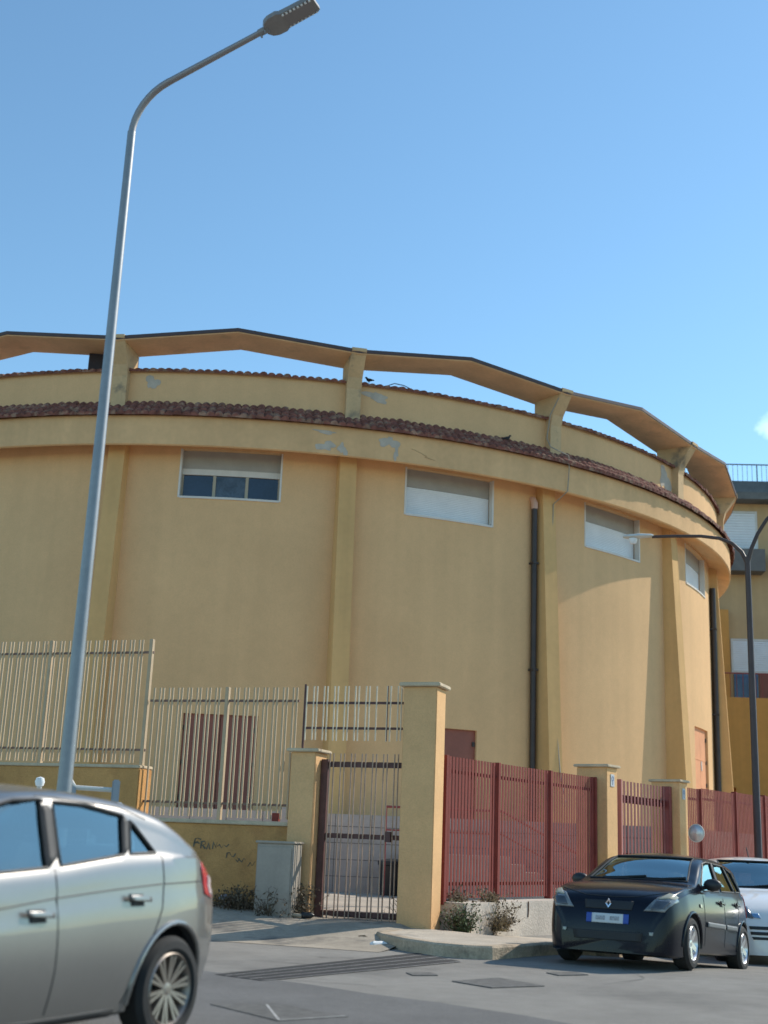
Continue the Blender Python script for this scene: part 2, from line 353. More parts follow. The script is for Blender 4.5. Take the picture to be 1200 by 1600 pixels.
def tiles(rows, pitch, a0, a1, amp, front):
    nt = int(R(a1 - a0) * RE / pitch); sub = 8; vs = []; fs = []; m = len(rows) + 1
    for i in range(nt * sub + 1):
        ph = i / sub; j = int(ph); a = a0 + (a1 - a0) * ph / nt
        rnd = random.Random(j * 31 + 5); jit = rnd.uniform(-.02, .02); jz = rnd.uniform(-.012, .012)
        b = abs(math.sin(math.pi * ph)) ** .7 * amp
        q, z = rows[0]; vs.append(polar(a, q + jit - .02, z - front))
        for q, z in rows: vs.append(polar(a, q + jit, z + b + jz))
    for i in range(nt * sub):
        for k in range(m - 1): fs.append((i * m + k, (i + 1) * m + k, (i + 1) * m + k + 1, i * m + k + 1))
    return MB().add(vs, fs)
tiles([(18.36, 11.90), (18.16, 12.03), (18.165, 12.075), (17.97, 12.2), (17.975, 12.245), (17.75, 12.4)], .215, -60, 112, .066, .04).build('eave_tiles', tile_m, bld)
tiles([(17.93, 13.26), (17.7, 13.33), (17.4, 13.36)], .215, -60, 112, .06, .03).build('coping_tiles', tile_m, bld)
# buttress pilasters and the brackets that carry the crown
for k in range(-3, 5):
    a = 12.45 + 20 * k
    M = Matrix.Rotation(R(a), 4, 'Z')
    p = MB(); hb, hf = .27, .225; zt, zb = 11.3, 1.8; pt_, pb_ = .26, .68
    pts = [(-hb, -RW + .1, zb), (hb, -RW + .1, zb), (hf, -RW - pb_, zb), (-hf, -RW - pb_, zb), (-hb, -RW + .1, zt), (hb, -RW + .1, zt), (hf, -RW - pt_, zt), (-hf, -RW - pt_, zt)]
    p.add([M @ Vector(q) for q in pts], [(0, 1, 2, 3), (4, 5, 6, 7), (0, 1, 5, 4), (1, 2, 6, 5), (2, 3, 7, 6), (3, 0, 4, 7)])
    p.build('pilaster', fin_paint, bld)
    prof = [(-17.3, 12.5), (-18.0, 12.08), (-18.02, 13.05), (-18.1, 13.35), (-18.45, 13.86), (-18.54, 13.95), (-18.54, 14.03), (-17.3, 14.03)]
    b = MB(); w2 = .2
    b.add([M @ Vector((-w2, y, z)) for y, z in prof] + [M @ Vector((w2, y, z)) for y, z in prof],
          [tuple(range(8)), tuple(range(8, 16))] + [(i, (i + 1) % 8, 8 + (i + 1) % 8, 8 + i) for i in range(8)])
    b.build('crown_bracket', post_m, bld)
# crown: a faceted slab, higher in the middle of each bay
cr = MB(); cp = MB(); st = []
for k in range(18):
    st.append((12.45 + 20 * k, 13.97)); st.append((22.4 + 20 * k, 14.27))
vs = []; vc = []
for a, z in st:
    vs += [polar(a, 18.5, z), polar(a, 18.5, z - .1), polar(a, 17.2, z - .06), polar(a, 17.2, z + .1)]
    vc += [polar(a, 18.53, z + .02), polar(a, 18.53, z - .075), polar(a, 18.45, z - .075), polar(a, 18.4, z + .035)]
n = len(st); q4 = lambda n: [(4 * i + k, 4 * i + (k + 1) % 4, 4 * ((i + 1) % n) + (k + 1) % 4, 4 * ((i + 1) % n) + k) for i in range(n) for k in range(4)]
cr.add(vs, q4(n)).build('crown_slab', conc, bld)
cp.add(vc, q4(n)).build('crown_flashing', capdark, bld)
# windows
for wi, (c, h, z0, z1) in enumerate(wins):
    q = RW - .16; opened = (wi == 0)
    f = MB()
    f.pbox(c - h - .02, c - h + .14, q, RW + .012, z0, z1, 1).pbox(c + h - .14, c + h + .02, q, RW + .012, z0, z1, 1)
    f.pbox(c - h + .14, c + h - .14, q, RW + .03, z0 - .02, z0 + .035, 4)
    wo = f.build('window', frame_w, bld)
    MB().pbox(c - h + .14, c + h - .14, q - .08, q - .01, z1 - .5, z1, 4).build('shutter_box', box_sh, wo)
    if not opened:
        s = MB(); nz = 16; hh = (z1 - .5 - z0 - .035) / nz
        for i in range(nz): 
            za = z0 + .035 + i * hh; s.pbox(c - h + .14, c + h - .14, q - .08, q - .03, za, za + hh * .86, 4).pbox(c - h + .14, c + h - .14, q - .08, q - .045, za + hh * .86, za + hh, 4)
        s.build('roller_shutter', white_sh, wo)
    else:
        MB().pbox(c - h + .14, c + h - .14, q - .08, q - .015, z1 - .66, z1 - .5, 4).build('roller_shutter', frame_w, wo)
        zc = z1 - .66; span = (2 * h - .28) / 3
        for i in range(3):
            a0 = c - h + .14 + i * span
            MB().pbox(a0 + .12, a0 + span - .12, q - .1, q - .07, z0 + .06, zc, 3).build('pane', curtain if i == 1 else winglass, wo)
        for i in range(4):
            a0 = c - h + .14 + i * span; MB().pbox(a0 - .13, a0 + .13, q - .1, q - .04, z0 + .035, zc, 1).build('mullion', mull, wo)
for di, (c, h, z0, z1) in enumerate(doors):
    q = RW - .08; mt = door_or if di == 2 else door_red
    d = MB(); d.pbox(c - h, c - .03, q - .06, q, z0, z1, 2).pbox(c + .03, c + h, q - .06, q, z0, z1, 2)
    for zf in (.52,): d.pbox(c - h, c + h, q, q + .012, z0 + (z1 - z0) * zf - .02, z0 + (z1 - z0) * zf + .02, 3)
    do = d.build('door', mt, bld); 
    if di == 2: do['label'] = 'orange double door'
    for sg in (-1, 1):
        for zf in (.15, .5, .85): MB().pbox(c + sg * (h - .2) - .12, c + sg * (h - .2) + .12, q, q + .03, z0 + (z1 - z0) * zf - .06, z0 + (z1 - z0) * zf + .06, 1).build('hinge', pipe_m, do)
    MB().pbox(c + .2, c + .5, q, q + .025, z0 + .75, z0 + 1.05, 1).build('lock_plate', frame_w, do)
# drainpipes
def pipe(a, q, z0, z1, r):
    p = MB().tube([polar(a, q, z0), polar(a, q, z1)], r, 10)
    po = p.build('drainpipe', pipe_m, bld, smooth=True)
    for z in (3, 6, 9): MB().pbox(a - r * 3.6, a + r * 3.6, RW - .02, q + r + .01, z, z + .05, 1).build('pipe_clamp', pipe_m, po)
    return po
po = pipe(31.15, RW + .12, 1.83, 10.6, .085)
MB().tube([polar(31.15, RW + .12, 10.6), polar(31.15, RW + .12, 10.75), polar(31.15, RW + .05, 10.9), polar(31.15, RW - .1, 10.95)], [.1, .1, .09, .08], 10).build('pipe_funnel', mat('pale_terracotta', (.62, .4, .3), .8), po, smooth=True)
pipe(71.3, RW + .13, 1.83, 10.5, .1)
# cable down from the third bracket
cb = [polar(31.7, 18.42, 13.75), polar(31.5, 18.12, 13.3), polar(31.3, 18.05, 12.6), polar(31.6, 18.1, 12.35), polar(32.9, 18.4, 12.1), polar(33.3, 18.28, 11.8), polar(33.2, 18.25, 11.1), polar(32.9, 17.75, 10.8), polar(32.55, 17.73, 8), polar(32.6, 17.95, 5), polar(32.9, 18.08, 3.2), polar(33.3, 18.15, 2.5)]
MB().tube(cb, .017, 5).build('cable', cable_m, bld, smooth=True)
# bare plaster where the paint has peeled
def blotch(a, z, wa, hz, q, seed):
    rnd = random.Random(seed); n = 26; ph = [rnd.uniform(0, 6.28) for _ in range(4)]
    vs = [polar(a, q, z)]
    for i in range(n):
        t = 2 * math.pi * i / n; k = 1 + .28 * math.sin(2 * t + ph[0]) + .2 * math.sin(3 * t + ph[1]) + .16 * math.sin(5 * t + ph[2]) + rnd.uniform(-.12, .12)
        vs.append(polar(a + wa * k * math.cos(t), q, z + hz * k * math.sin(t)))
    return MB().add(vs, [(0, 1 + i, 1 + (i + 1) % n) for i in range(n)])
for i, (a, z, wa, hz, q) in enumerate([(14.6, 12.98, .95, .14, RPAR + .006), (-4.9, 12.95, .5, .2, RPAR + .006), (10.1, 11.69, .95, .045, RE + .006), (10.2, 11.3, .75, .12, RE + .006), (11.6, 11.26, .35, .16, RE + .006), (15.6, 11.6, .75, .16, RE + .006), (16.2, 11.33, .2, .2, RE + .006), (50.2, 12.75, .9, .42, RPAR + .006)]):
    blotch(a, z, wa, hz, q, 40 + i).build('peeled_patch', plaster, bld, fix=False)
# hairline cracks on the fourth bay
for sd_, a, z in ((5, 17.5, 11.5),):
    rnd = random.Random(sd_); p = []
    for i in range(9): p.append(polar(a + rnd.uniform(-.25, .25) + (i * .25 if z > 10 else -i * .06), (RE if z > 10 else RW) + .004, z - (i * .03 if z > 10 else i * .2)))
    MB().tube(p, .005, 4).build('crack', mat('crack_dark%d' % sd_, (.36, .25, .14), .9), bld)
# things on the roof
tk = thing('roof_vent', 'dark box shaped vent standing on the roof behind the parapet', 'vent', (BX + polar(-9.6, 17.0, 0)[0], BY + polar(-9.6, 17.0, 0)[1], 12.6), R(-10))
MB().bevbox(-.62, .62, -.3, .3, 0, 1.55, .03).build('housing', mat('vent_dark', (.035, .026, .035), .7, var=.2), tk)
MB().bevbox(-.68, .68, -.36, .36, 1.55, 1.62, .02).build('lid', capdark, tk)
def bird(label, loc, rz, s):
    t = thing('pigeon', label, 'bird', loc, rz, 'dark birds on the roof edges'); t.scale = (s, s, s)
    MB().tube([(-.2, 0, .09), (-.15, 0, .1), (-.08, 0, .12), (0, 0, .13), (.06, 0, .15), (.1, 0, .2), (.12, 0, .24), (.15, 0, .25), (.175, 0, .245), (.2, 0, .24)], [.02, .025, .045, .065, .06, .04, .034, .034, .018, .004], 9).build('body', bird_m, t, smooth=True)
    for sg in (-1, 1): MB().tube([(.01, sg * .02, .09), (.015, sg * .022, 0), (.04, sg * .025, 0)], .006, 5).build('leg', bird_m, t)
p = polar(14.05, 17.6, 13.42); bird('small dark bird perched on the parapet tiles right of a bracket', (BX + p[0], BY + p[1], p[2]), R(150), .75)
p = polar(27.1, 17.95, 12.27); bird('dark bird standing on the eave tiles between two brackets', (BX + p[0], BY + p[1], p[2]), R(20), .75)
p0 = polar(16.3, 17.6, 13.4)
wr = MB().tube([(BX + polar(15.6, 17.6, 0)[0], BY + polar(15.6, 17.6, 0)[1], 13.4), (BX + polar(16.4, 17.6, 0)[0], BY + polar(16.4, 17.6, 0)[1], 13.52), (BX + polar(17.3, 17.6, 0)[0], BY + polar(17.3, 17.6, 0)[1], 13.5), (BX + polar(18.4, 17.6, 0)[0], BY + polar(18.4, 17.6, 0)[1], 13.38)], .014, 5).build('loose_wire', mat('wire_blue', (.1, .14, .24), .6))
tag(wr, 'thin wire looping up from the parapet tiles beside a bird', 'wire')

# ------------------------------------------------------------------ the house behind, on the right
hb_ = thing('yellow_building', 'yellow building behind the round one with slate roof band and white blinds', 'building', (16.0, 60, 0), R(-4))
H = MB().box(-3, 22, 0, 14, -3, 18.4); H.build('wall', yb_wall, hb_)
MB().box(-2.6, 22.3, -.9, -.002, 4.4, 8.6).box(1.0, 22.3, -.9, -.002, -3, 4.4).build('balcony_front', yb_deep, hb_)
MB().box(-1, 1.0, -.5, -.002, -3, 12.9).build('corner_strip', yb_deep, hb_)
MB().prism([(-.95, 18.4), (-.95, 18.75), (-.5, 19.45), (.6, 19.6), (14.4, 19.6), (14.4, 18.4)], -3.4, 22.4, 'x').build('roof', yb_dark, hb_)
rr = MB()
rr.tube([(-3, -.2, 20.4), (22, -.2, 20.4)], .035, 6)
for i in range(14):
    rr.tube([(-3 + i * 1.9, -.2, 19.5), (-3 + i * 1.9, -.2, 20.4)], .035, 6)
    for j in range(1, 8): rr.tube([(-3 + i * 1.9 + j * .237, -.2, 19.5), (-3 + i * 1.9 + j * .237, -.2, 20.4)], .014, 4)
rr.build('roof_railing', rail_gr, hb_)
for (x0, x1, z0, z1, kind) in [(.55, 2.55, 16.0, 17.9, 'b'), (4.2, 6.2, 16.0, 17.9, 'b'), (1.25, 3.05, 10.0, 11.45, 't'), (5.0, 6.8, 10.0, 11.45, 't')]:
    wf = MB().box(x0 - .1, x1 + .1, -.06, -.003, z0 - .1, z0).box(x0 - .1, x0, -.06, -.003, z0, z1 + .1).box(x1, x1 + .1, -.06, -.003, z0, z1 + .1).box(x0, x1, -.06, -.003, z1, z1 + .1).build('window', frame_w, hb_)
    bl = MB(); nn = 14
    for i in range(nn):
        za = z0 + (z1 - z0) * i / nn; bl.box(x0, x1, -.05, -.004, za, za + (z1 - z0) / nn * .88)
    bl.build('blind', white_sh, wf)
for x0 in (1.25, 5.0):
    gl = MB().box(x0, x0 + 1.15, -.06, -.003, 8.6, 9.88).build('glass_door', mat('blue_glass', (.05, .1, .2), .2, var=.3, vscale=.8), hb_)
    MB().box(x0 + 1.2, x0 + 1.9, -.06, -.003, 8.6, 9.88).build('door_leaf', door_red, hb_)
MB().box(-2, 2.75, -1.0, -.004, 14.75, 15.85).box(3.6, 8, -1.0, -.004, 14.75, 15.85).build('balcony', yb_grey, hb_)
br = MB().tube([(-.3, -.85, 9.75), (22, -.85, 9.75)], .035, 6)
for i in range(48): br.tube([(-.3 + i * .3, -.85, 8.6), (-.3 + i * .3, -.85, 9.75)], .014, 4)
br.build('balcony_railing', rail_red, hb_)

# ------------------------------------------------------------------ yard things
rwl = thing('retaining_wall', 'whitish block retaining wall seen through the brown gate', 'wall', (0, 28.3, 0))
MB().box(-16, 6.6, -.25, .2, .1, 1.86).build('blockwork', block_w, rwl)
MB().prism([(6.6, -.25), (34, 38.9), (33.8, 39.1), (6.4, 0)], -2.5, 1.858).build('side_blockwork', block_w, rwl)
j = MB()
for z in (.55, .9, 1.25, 1.6): j.box(-16, 6.6, -.253, -.249, z - .008, z + .008)
for i in range(28): j.box(-16 + i * .8, -15.985 + i * .8, -.253, -.249, .1, 1.86)
j.build('mortar_joint', joint_m, rwl)
for xx in (-2.0,): MB().bevbox(xx, xx + 1.0, -.5, -.26, .2, 1.95, .02).build('pier', block_w, rwl)
bn = thing('waste_bin', 'black plastic bin against the wall behind the brown gate', 'bin', (.46, 27.3, .22))
MB().lathe([(.02, 0), (.22, 0), (.25, .3), (.27, .6), (.29, .62), (.29, .66), (.25, .66), (.2, .1), (.02, .08)], 20).build('tub', black_pl, bn, smooth=True)
MB().lathe([(.295, .66), (.29, .7), (.15, .74), (.02, .75)], 20).build('lid', black_pl, bn, smooth=True)
stp = thing('concrete_stair', 'pale concrete landing and stair with red handrail behind the red fence', 'stair', (.75, 26.6, 0), R(4))
lb = MB().box(0, 2.2, 0, 1.4, .2, 1.1)
for i in range(6): lb.box(2.2 + i * .3, 2.5 + i * .3, 0, 1.4, .2, 1.1 - (i + 1) * .15)
lb.build('steps', mat('pale_concrete', (.6, .52, .44), .9, var=.1), stp)
def rail_(pts, r): MB().tube(pts, r, 6).build('handrail', rail_red, stp)
rail_([(-.45, .05, 2.02), (2.0, .05, 2.02), (3.8, .05, 1.12)], .028); rail_([(-.45, .05, 1.55), (2.0, .05, 1.55), (3.8, .05, .65)], .02)
for x, z in ((-.45, 1.1), (.6, 1.1), (1.3, 1.1), (2.0, 1.1), (2.9, .65), (3.8, .2)): MB().tube([(x, .05, z if x > 0 else .22), (x, .05, z + .92)], .025, 6).build('baluster', rail_red, stp)

# ------------------------------------------------------------------ left boundary: gate, pillars, walls, cream fences
def frame_thing(name, label, cat, P, A, group=None): return thing(name, label, cat, P, A, group)
tp = frame_thing('gate_pillar', 'tall ochre pillar with thin stone cap between brown gate and red fence', 'pillar', LP, LA)
MB().bevbox(-.2, .31, -.42, 0.05, -.1, 3.53, .012).build('shaft', pil_m, tp)
MB().bevbox(-.26, .37, -.48, .11, 3.531, 3.59, .012).build('cap', cap_m, tp)
sp = frame_thing('gate_pillar', 'short ochre pillar with stone cap left of the brown gate', 'pillar', LP, LA)
MB().bevbox(1.66, 2.06, -.42, .04, 0, 2.56, .012).build('shaft', pil_m, sp)
MB().bevbox(1.6, 2.12, -.48, .1, 2.561, 2.61, .012).build('cap', cap_m, sp)
gt = frame_thing('metal_gate', 'rusty brown barred gate with dark frame and one middle rail', 'gate', LP, LA)
f = MB().box(1.54, 1.645, -.26, -.17, .2, 2.47).box(.325, .37, -.25, -.18, .2, 2.44).box(.37, 1.54, -.245, -.185, 2.36, 2.44).box(.37, 1.54, -.245, -.185, 1.33, 1.4).box(.37, 1.54, -.245, -.185, .24, .31)
f.build('gate_frame', rust, gt)
barr = MB()
k = 0; s = .43
while s < 1.52:
    barr.tube([(s, -.17, .2), (s, -.17, 2.56)], .0105, 6); s += .058 if k % 2 == 0 else .112; k += 1
barr.build('bars', mat('gate_bar', (.42, .29, .21), .5, var=.2, vscale=5), gt)
MB().box(.5, .58, -.175, -.12, 1.3, 1.45).build('lock', rust, gt)
of = frame_thing('metal_fence', 'cream barred panel fixed above the brown gate', 'fence', LP, LA)
for z in (3.3, 2.92): MB().box(.33, 1.98, -.24, -.2, z, z + .035).build('rail', rust, of)
bb = MB(); k = 0; s = .42; rnd = random.Random(2)
while s < 1.95:
    if k not in (4,): bb.tube([(s, -.195, 2.75 + rnd.uniform(-.006, .006)), (s, -.195, 3.57)], .0115, 6)
    s += .055 if k % 2 == 0 else .115; k += 1
bb.build('bars', mat('cream_bar', (.72, .6, .44), .5, var=.1, vscale=6), of)
MB().tube([(.64, -.195, 2.75), (.64, -.195, 3.57)], .0095, 6).build('bare_bar', rust, of); MB().tube([(1.98, -.2, 2.6), (1.98, -.2, 3.6)], .018, 6).build('post', rust, of)
SB = 4.64
w2 = frame_thing('boundary_wall', 'stained ochre wall with sprayed scribble behind the grey cabinet', 'wall', LP, LA)
MB().bevbox(2.062, SB - .002, -.36, -.06, 0, 1.47, .012).build('masonry', wall_y, w2)
MB().bevbox(2.062, SB - .002, -.4, -.02, 1.471, 1.53, .01).build('coping', cap_m, w2)
# scribble sprayed on the wall: loose loops from upper left to lower right
gs = MB()
def ribbon(pts, wd):
    vs = []
    for i, (s, z) in enumerate(pts):
        a = Vector(pts[max(i - 1, 0)]); b = Vector(pts[min(i + 1, len(pts) - 1)]); t = (b - a).normalized(); nn = Vector((-t.y, t.x)) * wd * (.6 + .4 * math.sin(i * 1.7))
        vs += [(s + nn.x, -.056, z + nn.y), (s - nn.x, -.056, z - nn.y)]
    gs.add(vs, [(2 * i, 2 * i + 1, 2 * i + 3, 2 * i + 2) for i in range(len(pts) - 1)])
def scr(s0, z0, pts, wd=.012): ribbon([(s0 - x, z0 + z) for x, z in pts], wd)
import itertools
scr(3.62, 1.12, [(0, 0), (.01, .06), (.02, .12), (.06, .13), (.12, .11)], .016); scr(3.62, 1.12, [(.01, .06), (.06, .07), (.1, .05)], .016)
scr(3.5, 1.1, [(0, 0), (.01, .1), (.06, .11), (.08, .07), (.03, .05), (.08, 0)], .018)
scr(3.4, 1.09, [(0, 0), (.03, .09), (.06, 0), (.03, .04)], .017); scr(3.36, 1.1, [(.06, 0), (.07, .1), (.12, .02), (.13, .1)], .018)
scr(3.22, 1.12, [(0, .02), (.03, .05), (.07, .0), (.1, .05), (.15, .02), (.19, .06)], .011)
scr(3.06, 1.0, [(0, -.02), (.01, .05), (.05, .06), (.08, .01), (.12, .0), (.15, .05)], .013)
scr(2.9, .96, [(0, 0), (.03, -.03), (.06, .02), (.02, .03), (.06, 0), (.1, -.03), (.13, .03), (.16, .0)], .012)
scr(2.7, .9, [(0, -.03), (.04, .03), (.07, -.02), (.12, .05)], .009)
gs.build('graffiti', spray, w2, fix=False)
w1 = frame_thing('boundary_wall', 'taller ochre wall at the far left under the raised cream fence', 'wall', LP, LA)
MB().bevbox(SB, 12, -.42, -.02, 0, 2.27, .015).build('masonry', wall_y, w1)
MB().bevbox(SB, 12, -.44, .0, 2.271, 2.32, .01).build('coping', cap_m, w1)
rail_br = mat('fence_rail_brown', (.2, .12, .09), .6, var=.2)
def cream_fence(label, s0, s1, z0, z1, posts, top_over=.22):
    fo = frame_thing('fence', label, 'fence', LP, LA)
    for z in (z0 + .22, z1 - top_over): MB().box(s0, s1, -.24, -.2, z, z + .035).build('rail', rail_br, fo)
    b = MB(); k = 0; s = s0 + .03
    while s < s1 - .03:
        if not any(abs(s - p) < .05 for p in posts): b.box(s - .013, s + .013, -.2, -.178, z0 + .03, z1)
        s += .06 if k % 2 == 0 else .105; k += 1
    b.build('bars', cream, fo)
    for p in posts: MB().bevbox(p - .03, p + .03, -.25, -.17, z0 - .02, z1 + .01, .006).build('post', cream, fo)
cream_fence('cream barred fence on the wall between short pillar and taller wall', 2.08, 4.66, 1.54, 3.55, [3.3])
MB().box(2.3, 2.4, -.24, -.16, 1.54, 1.66).build('red_foot', fence_red, [o for o in bpy.data.objects if o.name.startswith('fence') and o.type == 'EMPTY' and 'between short' in o.get('label', '')][0])
cream_fence('raised cream barred fence on the taller wall at far left', 4.68, 12, 2.33, 4.33, [4.72, 6.6, 8.5, 10.5])

# utility cabinet
cbn = frame_thing('utility_cabinet', 'grey metal utility cabinet with dry weeds round its foot', 'cabinet', (*lw(2.05, .28), 0), LA)
MB().bevbox(-.29, .29, -.16, .16, .1, 1.22, .012).build('housing', cab_m, cbn)
MB().bevbox(-.26, .27, .161, .175, .2, 1.17, .006).build('door', cab_m, cbn)
MB().bevbox(-.31, .31, -.18, .19, 1.221, 1.255, .01).build('top', cab_m, cbn)
MB().tube([(-.285, .155, .62), (-.285, .155, .88)], .006, 6).build('hinge', galv, cbn); MB().tube([(-.285, .155, .93), (-.285, .155, 1.14)], .006, 6).build('hinge', galv, cbn)

# ------------------------------------------------------------------ right boundary: white wall, red fences, pillars
ww = frame_thing('low_wall', 'low whitewashed wall carrying the red fence', 'wall', RP, RA)
MB().bevbox(.12, 5.3, -.42, .2, -.3, .5, .02).build('masonry', wall_w, ww)
MB().bevbox(9.35, 22, -.2, .2, -1.2, .5, .02).build('far_masonry', wall_w, ww)
MB().tube([(2.0, -.425, .5), (2.005, -.425, .38), (1.99, -.425, .27)], .012, 5).build('stain_run', mat('rust_stain', (.17, .1, .07), .9), ww)
def slats(mb, s0, s1, z0, z1, pitch=.092, wdt=.06, y=-.02):
    n = max(1, int((s1 - s0) / pitch)); p = (s1 - s0) / n
    for i in range(n):
        c = s0 + (i + .5) * p; mb.box(c - wdt / 2, c + wdt / 2, y - .004, y + .004, z0, z1)
def red_fence(label, spans, z0, z1, posts, extra=None):
    fo = frame_thing('fence', label, 'fence', RP, RA)
    for (s0, s1, dz) in spans:
        m = MB(); slats(m, s0 + .05, s1 - .05, z0 + dz + .02, z1 + dz); m.build('slats', fence_red, fo)
        for zr_ in (z1 + dz - .24, z0 + dz + .2): MB().box(s0 + .04, s1 - .04, -.003, .04, zr_, zr_ + .05).build('rail', fence_red, fo)
    for (p, dz) in posts: MB().bevbox(p - .04, p + .04, -.06, .06, z0 + dz - .06, z1 + dz + .01, .006).build('post', fence_red, fo)
    return fo
red_fence('red slatted fence with three panels right of the tall pillar', [(.16, 1.68, 0), (1.68, 3.5, 0), (3.5, 5.28, 0)], .52, 2.58, [(.13, 0), (1.7, 0), (3.5, 0), (5.26, 0)])
def pillar_r(label, s0, z1, plaque, gz):
    p = frame_thing('fence_pillar', label, 'pillar', RP, RA)
    MB().bevbox(s0, s0 + .46, -.22, .38, -.9, z1, .012).build('shaft', pil_m, p)
    MB().bevbox(s0 - .05, s0 + .51, -.27, .43, z1 + .001, z1 + .05, .012).build('cap', cap_m, p)
    pl = MB().bevbox(s0 + .15, s0 + .31, -.232, -.222, z1 - .34, z1 - .12, .003).build('number_plaque', mat('plaque_%d' % int(s0), (.5, .5, .5), .5), p)
    MB().lathe([(.03, 0), (.045, 0), (.045, .004), (.03, .004)], 16, Matrix.Translation((s0 + .23, -.2325, z1 - .2)) @ Matrix.Rotation(R(90), 4, 'X'), True).box(s0 + .222, s0 + .238, -.2365, -.2325, z1 - .31, z1 - .25).build('number', mat('plaque_blue_%d' % int(s0), (.14, .2, .36), .6), pl)
    return p
pillar_r('ochre plaque pillar with stone cap left of the small red gate', 5.36, 2.78, 1, 0)
pillar_r('ochre pillar with plaque right of the small red gate behind the round mirror', 8.85, 2.72, 1, 0)
rg = frame_thing('small_gate', 'dark red barred pedestrian gate between the two plaque pillars', 'gate', RP, RA)
m = MB(); slats(m, 5.83, 6.3, .1, 2.58); m.build('fixed_slats', fence_red, rg)
MB().bevbox(6.34, 6.42, -.06, .06, 0, 2.62, .006).build('post', mat('faded_red', (.42, .16, .13), .6), rg)
m = MB(); slats(m, 6.5, 8.6, .1, 2.6, .15, .075); m.build('bars', fence_dk, rg)
for za, zb_ in ((2.2, 2.34), (1.2, 1.28), (.2, .28)): MB().box(6.48, 8.65, -.0, .06, za, zb_).build('rail', fence_dk, rg)
MB().bevbox(8.66, 8.8, -.08, .08, -.5, 2.62, .006).build('gate_post', fence_dk, rg)
red_fence('red slatted fence running on behind the parked cars', [(9.35, 10.55, 0), (10.55, 12.78, .03), (12.78, 14.84, .06), (14.84, 17, .09), (17, 19.4, .12), (19.4, 22, .15)], .52, 2.66, [(9.4, 0), (10.55, .0), (12.78, .06), (14.84, .09), (17, .12), (19.4, .15), (22, .15)])
# round mirror on the pillar
mp = rw(9.02, -.5)
mi = thing('traffic_mirror', 'small round convex mirror in grey housing on the plaque pillar', 'mirror', (mp[0], mp[1], 1.72), R(-30)); mi.scale = (.78, .78, .86)
Mx = Matrix.Rotation(R(90), 4, 'X')
MB().lathe([(.0, .1), (.1, .09), (.18, .05), (.21, 0), (.21, -.025), (.19, -.03)], 24, Mx.inverted()).build('housing', lamp_pale, mi, smooth=True)
MB().lathe([(.0, -.065), (.08, -.058), (.15, -.042), (.19, -.022)], 24, Mx.inverted()).build('glass', mat('mirror_dull', (.5, .52, .54), .3, metal=.6), mi, smooth=True)
MB().tube([(0, .09, 0), (0, .3, 0), (-.1, .42, 0)], .02, 6).build('bracket', lamp_grey, mi)

# ------------------------------------------------------------------ street lamps
LX, LY = -3.03, 12.5
tl = thing('street_lamp', 'tall slim grey street lamp with flat LED head curving to the right', 'street lamp', (LX, LY, 0))
HZ = 9.68
pole = [(0, 0, 0), (0, 0, 1.6), (0, 0, 4), (0, 0, HZ - .72)]
MB().tube(pole, [.078, .073, .062, .045], 14).build('pole', galv, tl, smooth=True)
ad_ = Vector((1, -.42, 0)).normalized()
arm = []
b0 = Vector((0, 0, HZ - .76))
for t in range(0, 9):
    a = R(72) * t / 8; q = .62
    arm.append(b0 + Vector((0, 0, 1)) * q * math.sin(a) + ad_ * q * (1 - math.cos(a)))
d_ = (Vector((0, 0, 1)) * math.cos(R(72)) + ad_ * math.sin(R(72)))
e0 = arm[-1] + d_ * .05; e1 = arm[-1] + d_ * 1.25
arm += [e0, e1]
MB().tube(arm, [.043] + [.04] * 8 + [.038, .032], 12).build('arm', mat('lamp_arm_steel', (.3, .28, .28), .5, metal=.5), tl, smooth=True)
cl = MB().tube([e1 - d_ * .06, e1 + d_ * .06], .042, 10)
side = d_.cross(Vector((0, 0, 1))).normalized(); upv = side.cross(d_).normalized()
hd = MB()
def hp(u, v, w_): return e1 + d_ * u + side * v + upv * w_
cl.tube([hp(-.04, .0, -.03), hp(-.04, .0, -.07)], .012, 6).tube([hp(.02, .03, -.03), hp(.02, .03, -.075)], .01, 6)
cl.build('clamp', lamp_grey, tl)
outl = [(.02, -.05), (.06, -.115), (.12, -.145), (.22, -.15), (.26, -.125), (.62, -.115), (.66, -.09), (.66, .09), (.62, .115), (.26, .125), (.22, .15), (.12, .145), (.06, .115), (.02, .05)]
n = len(outl)
hd.add([hp(u, v, -.02) for u, v in outl] + [hp(u, v, .03) for u, v in outl] + [hp(.3 + (u - .3) * .85, v * .75, .055) for u, v in outl],
       [tuple(range(n)), tuple(range(2 * n, 3 * n))] + [(i, (i + 1) % n, n + (i + 1) % n, n + i) for i in range(n)] + [(n + i, n + (i + 1) % n, 2 * n + (i + 1) % n, 2 * n + i) for i in range(n)])
ho = hd.build('lamp_head', lamp_grey, tl)
MB().add([hp(u, v, -.026) for u, v in ((.28, -.09), (.62, -.085), (.62, .085), (.28, .09))] + [hp(u, v, -.02) for u, v in ((.28, -.09), (.62, -.085), (.62, .085), (.28, .09))], [(0, 1, 2, 3), (0, 1, 5, 4), (1, 2, 6, 5), (2, 3, 7, 6), (3, 0, 4, 7)]).build('lens_panel', mat('lens_panel_grey', (.2, .185, .19), .4), ho)
ld = MB()
for i in range(8):
    for sg in (-1, 1):
        c = hp(.285 + i * .047, sg * .1, -.022)
        ld.tube([c, c - upv * .012], .014 if sg > 0 else .009, 8)
ld.build('led', led_m, ho)
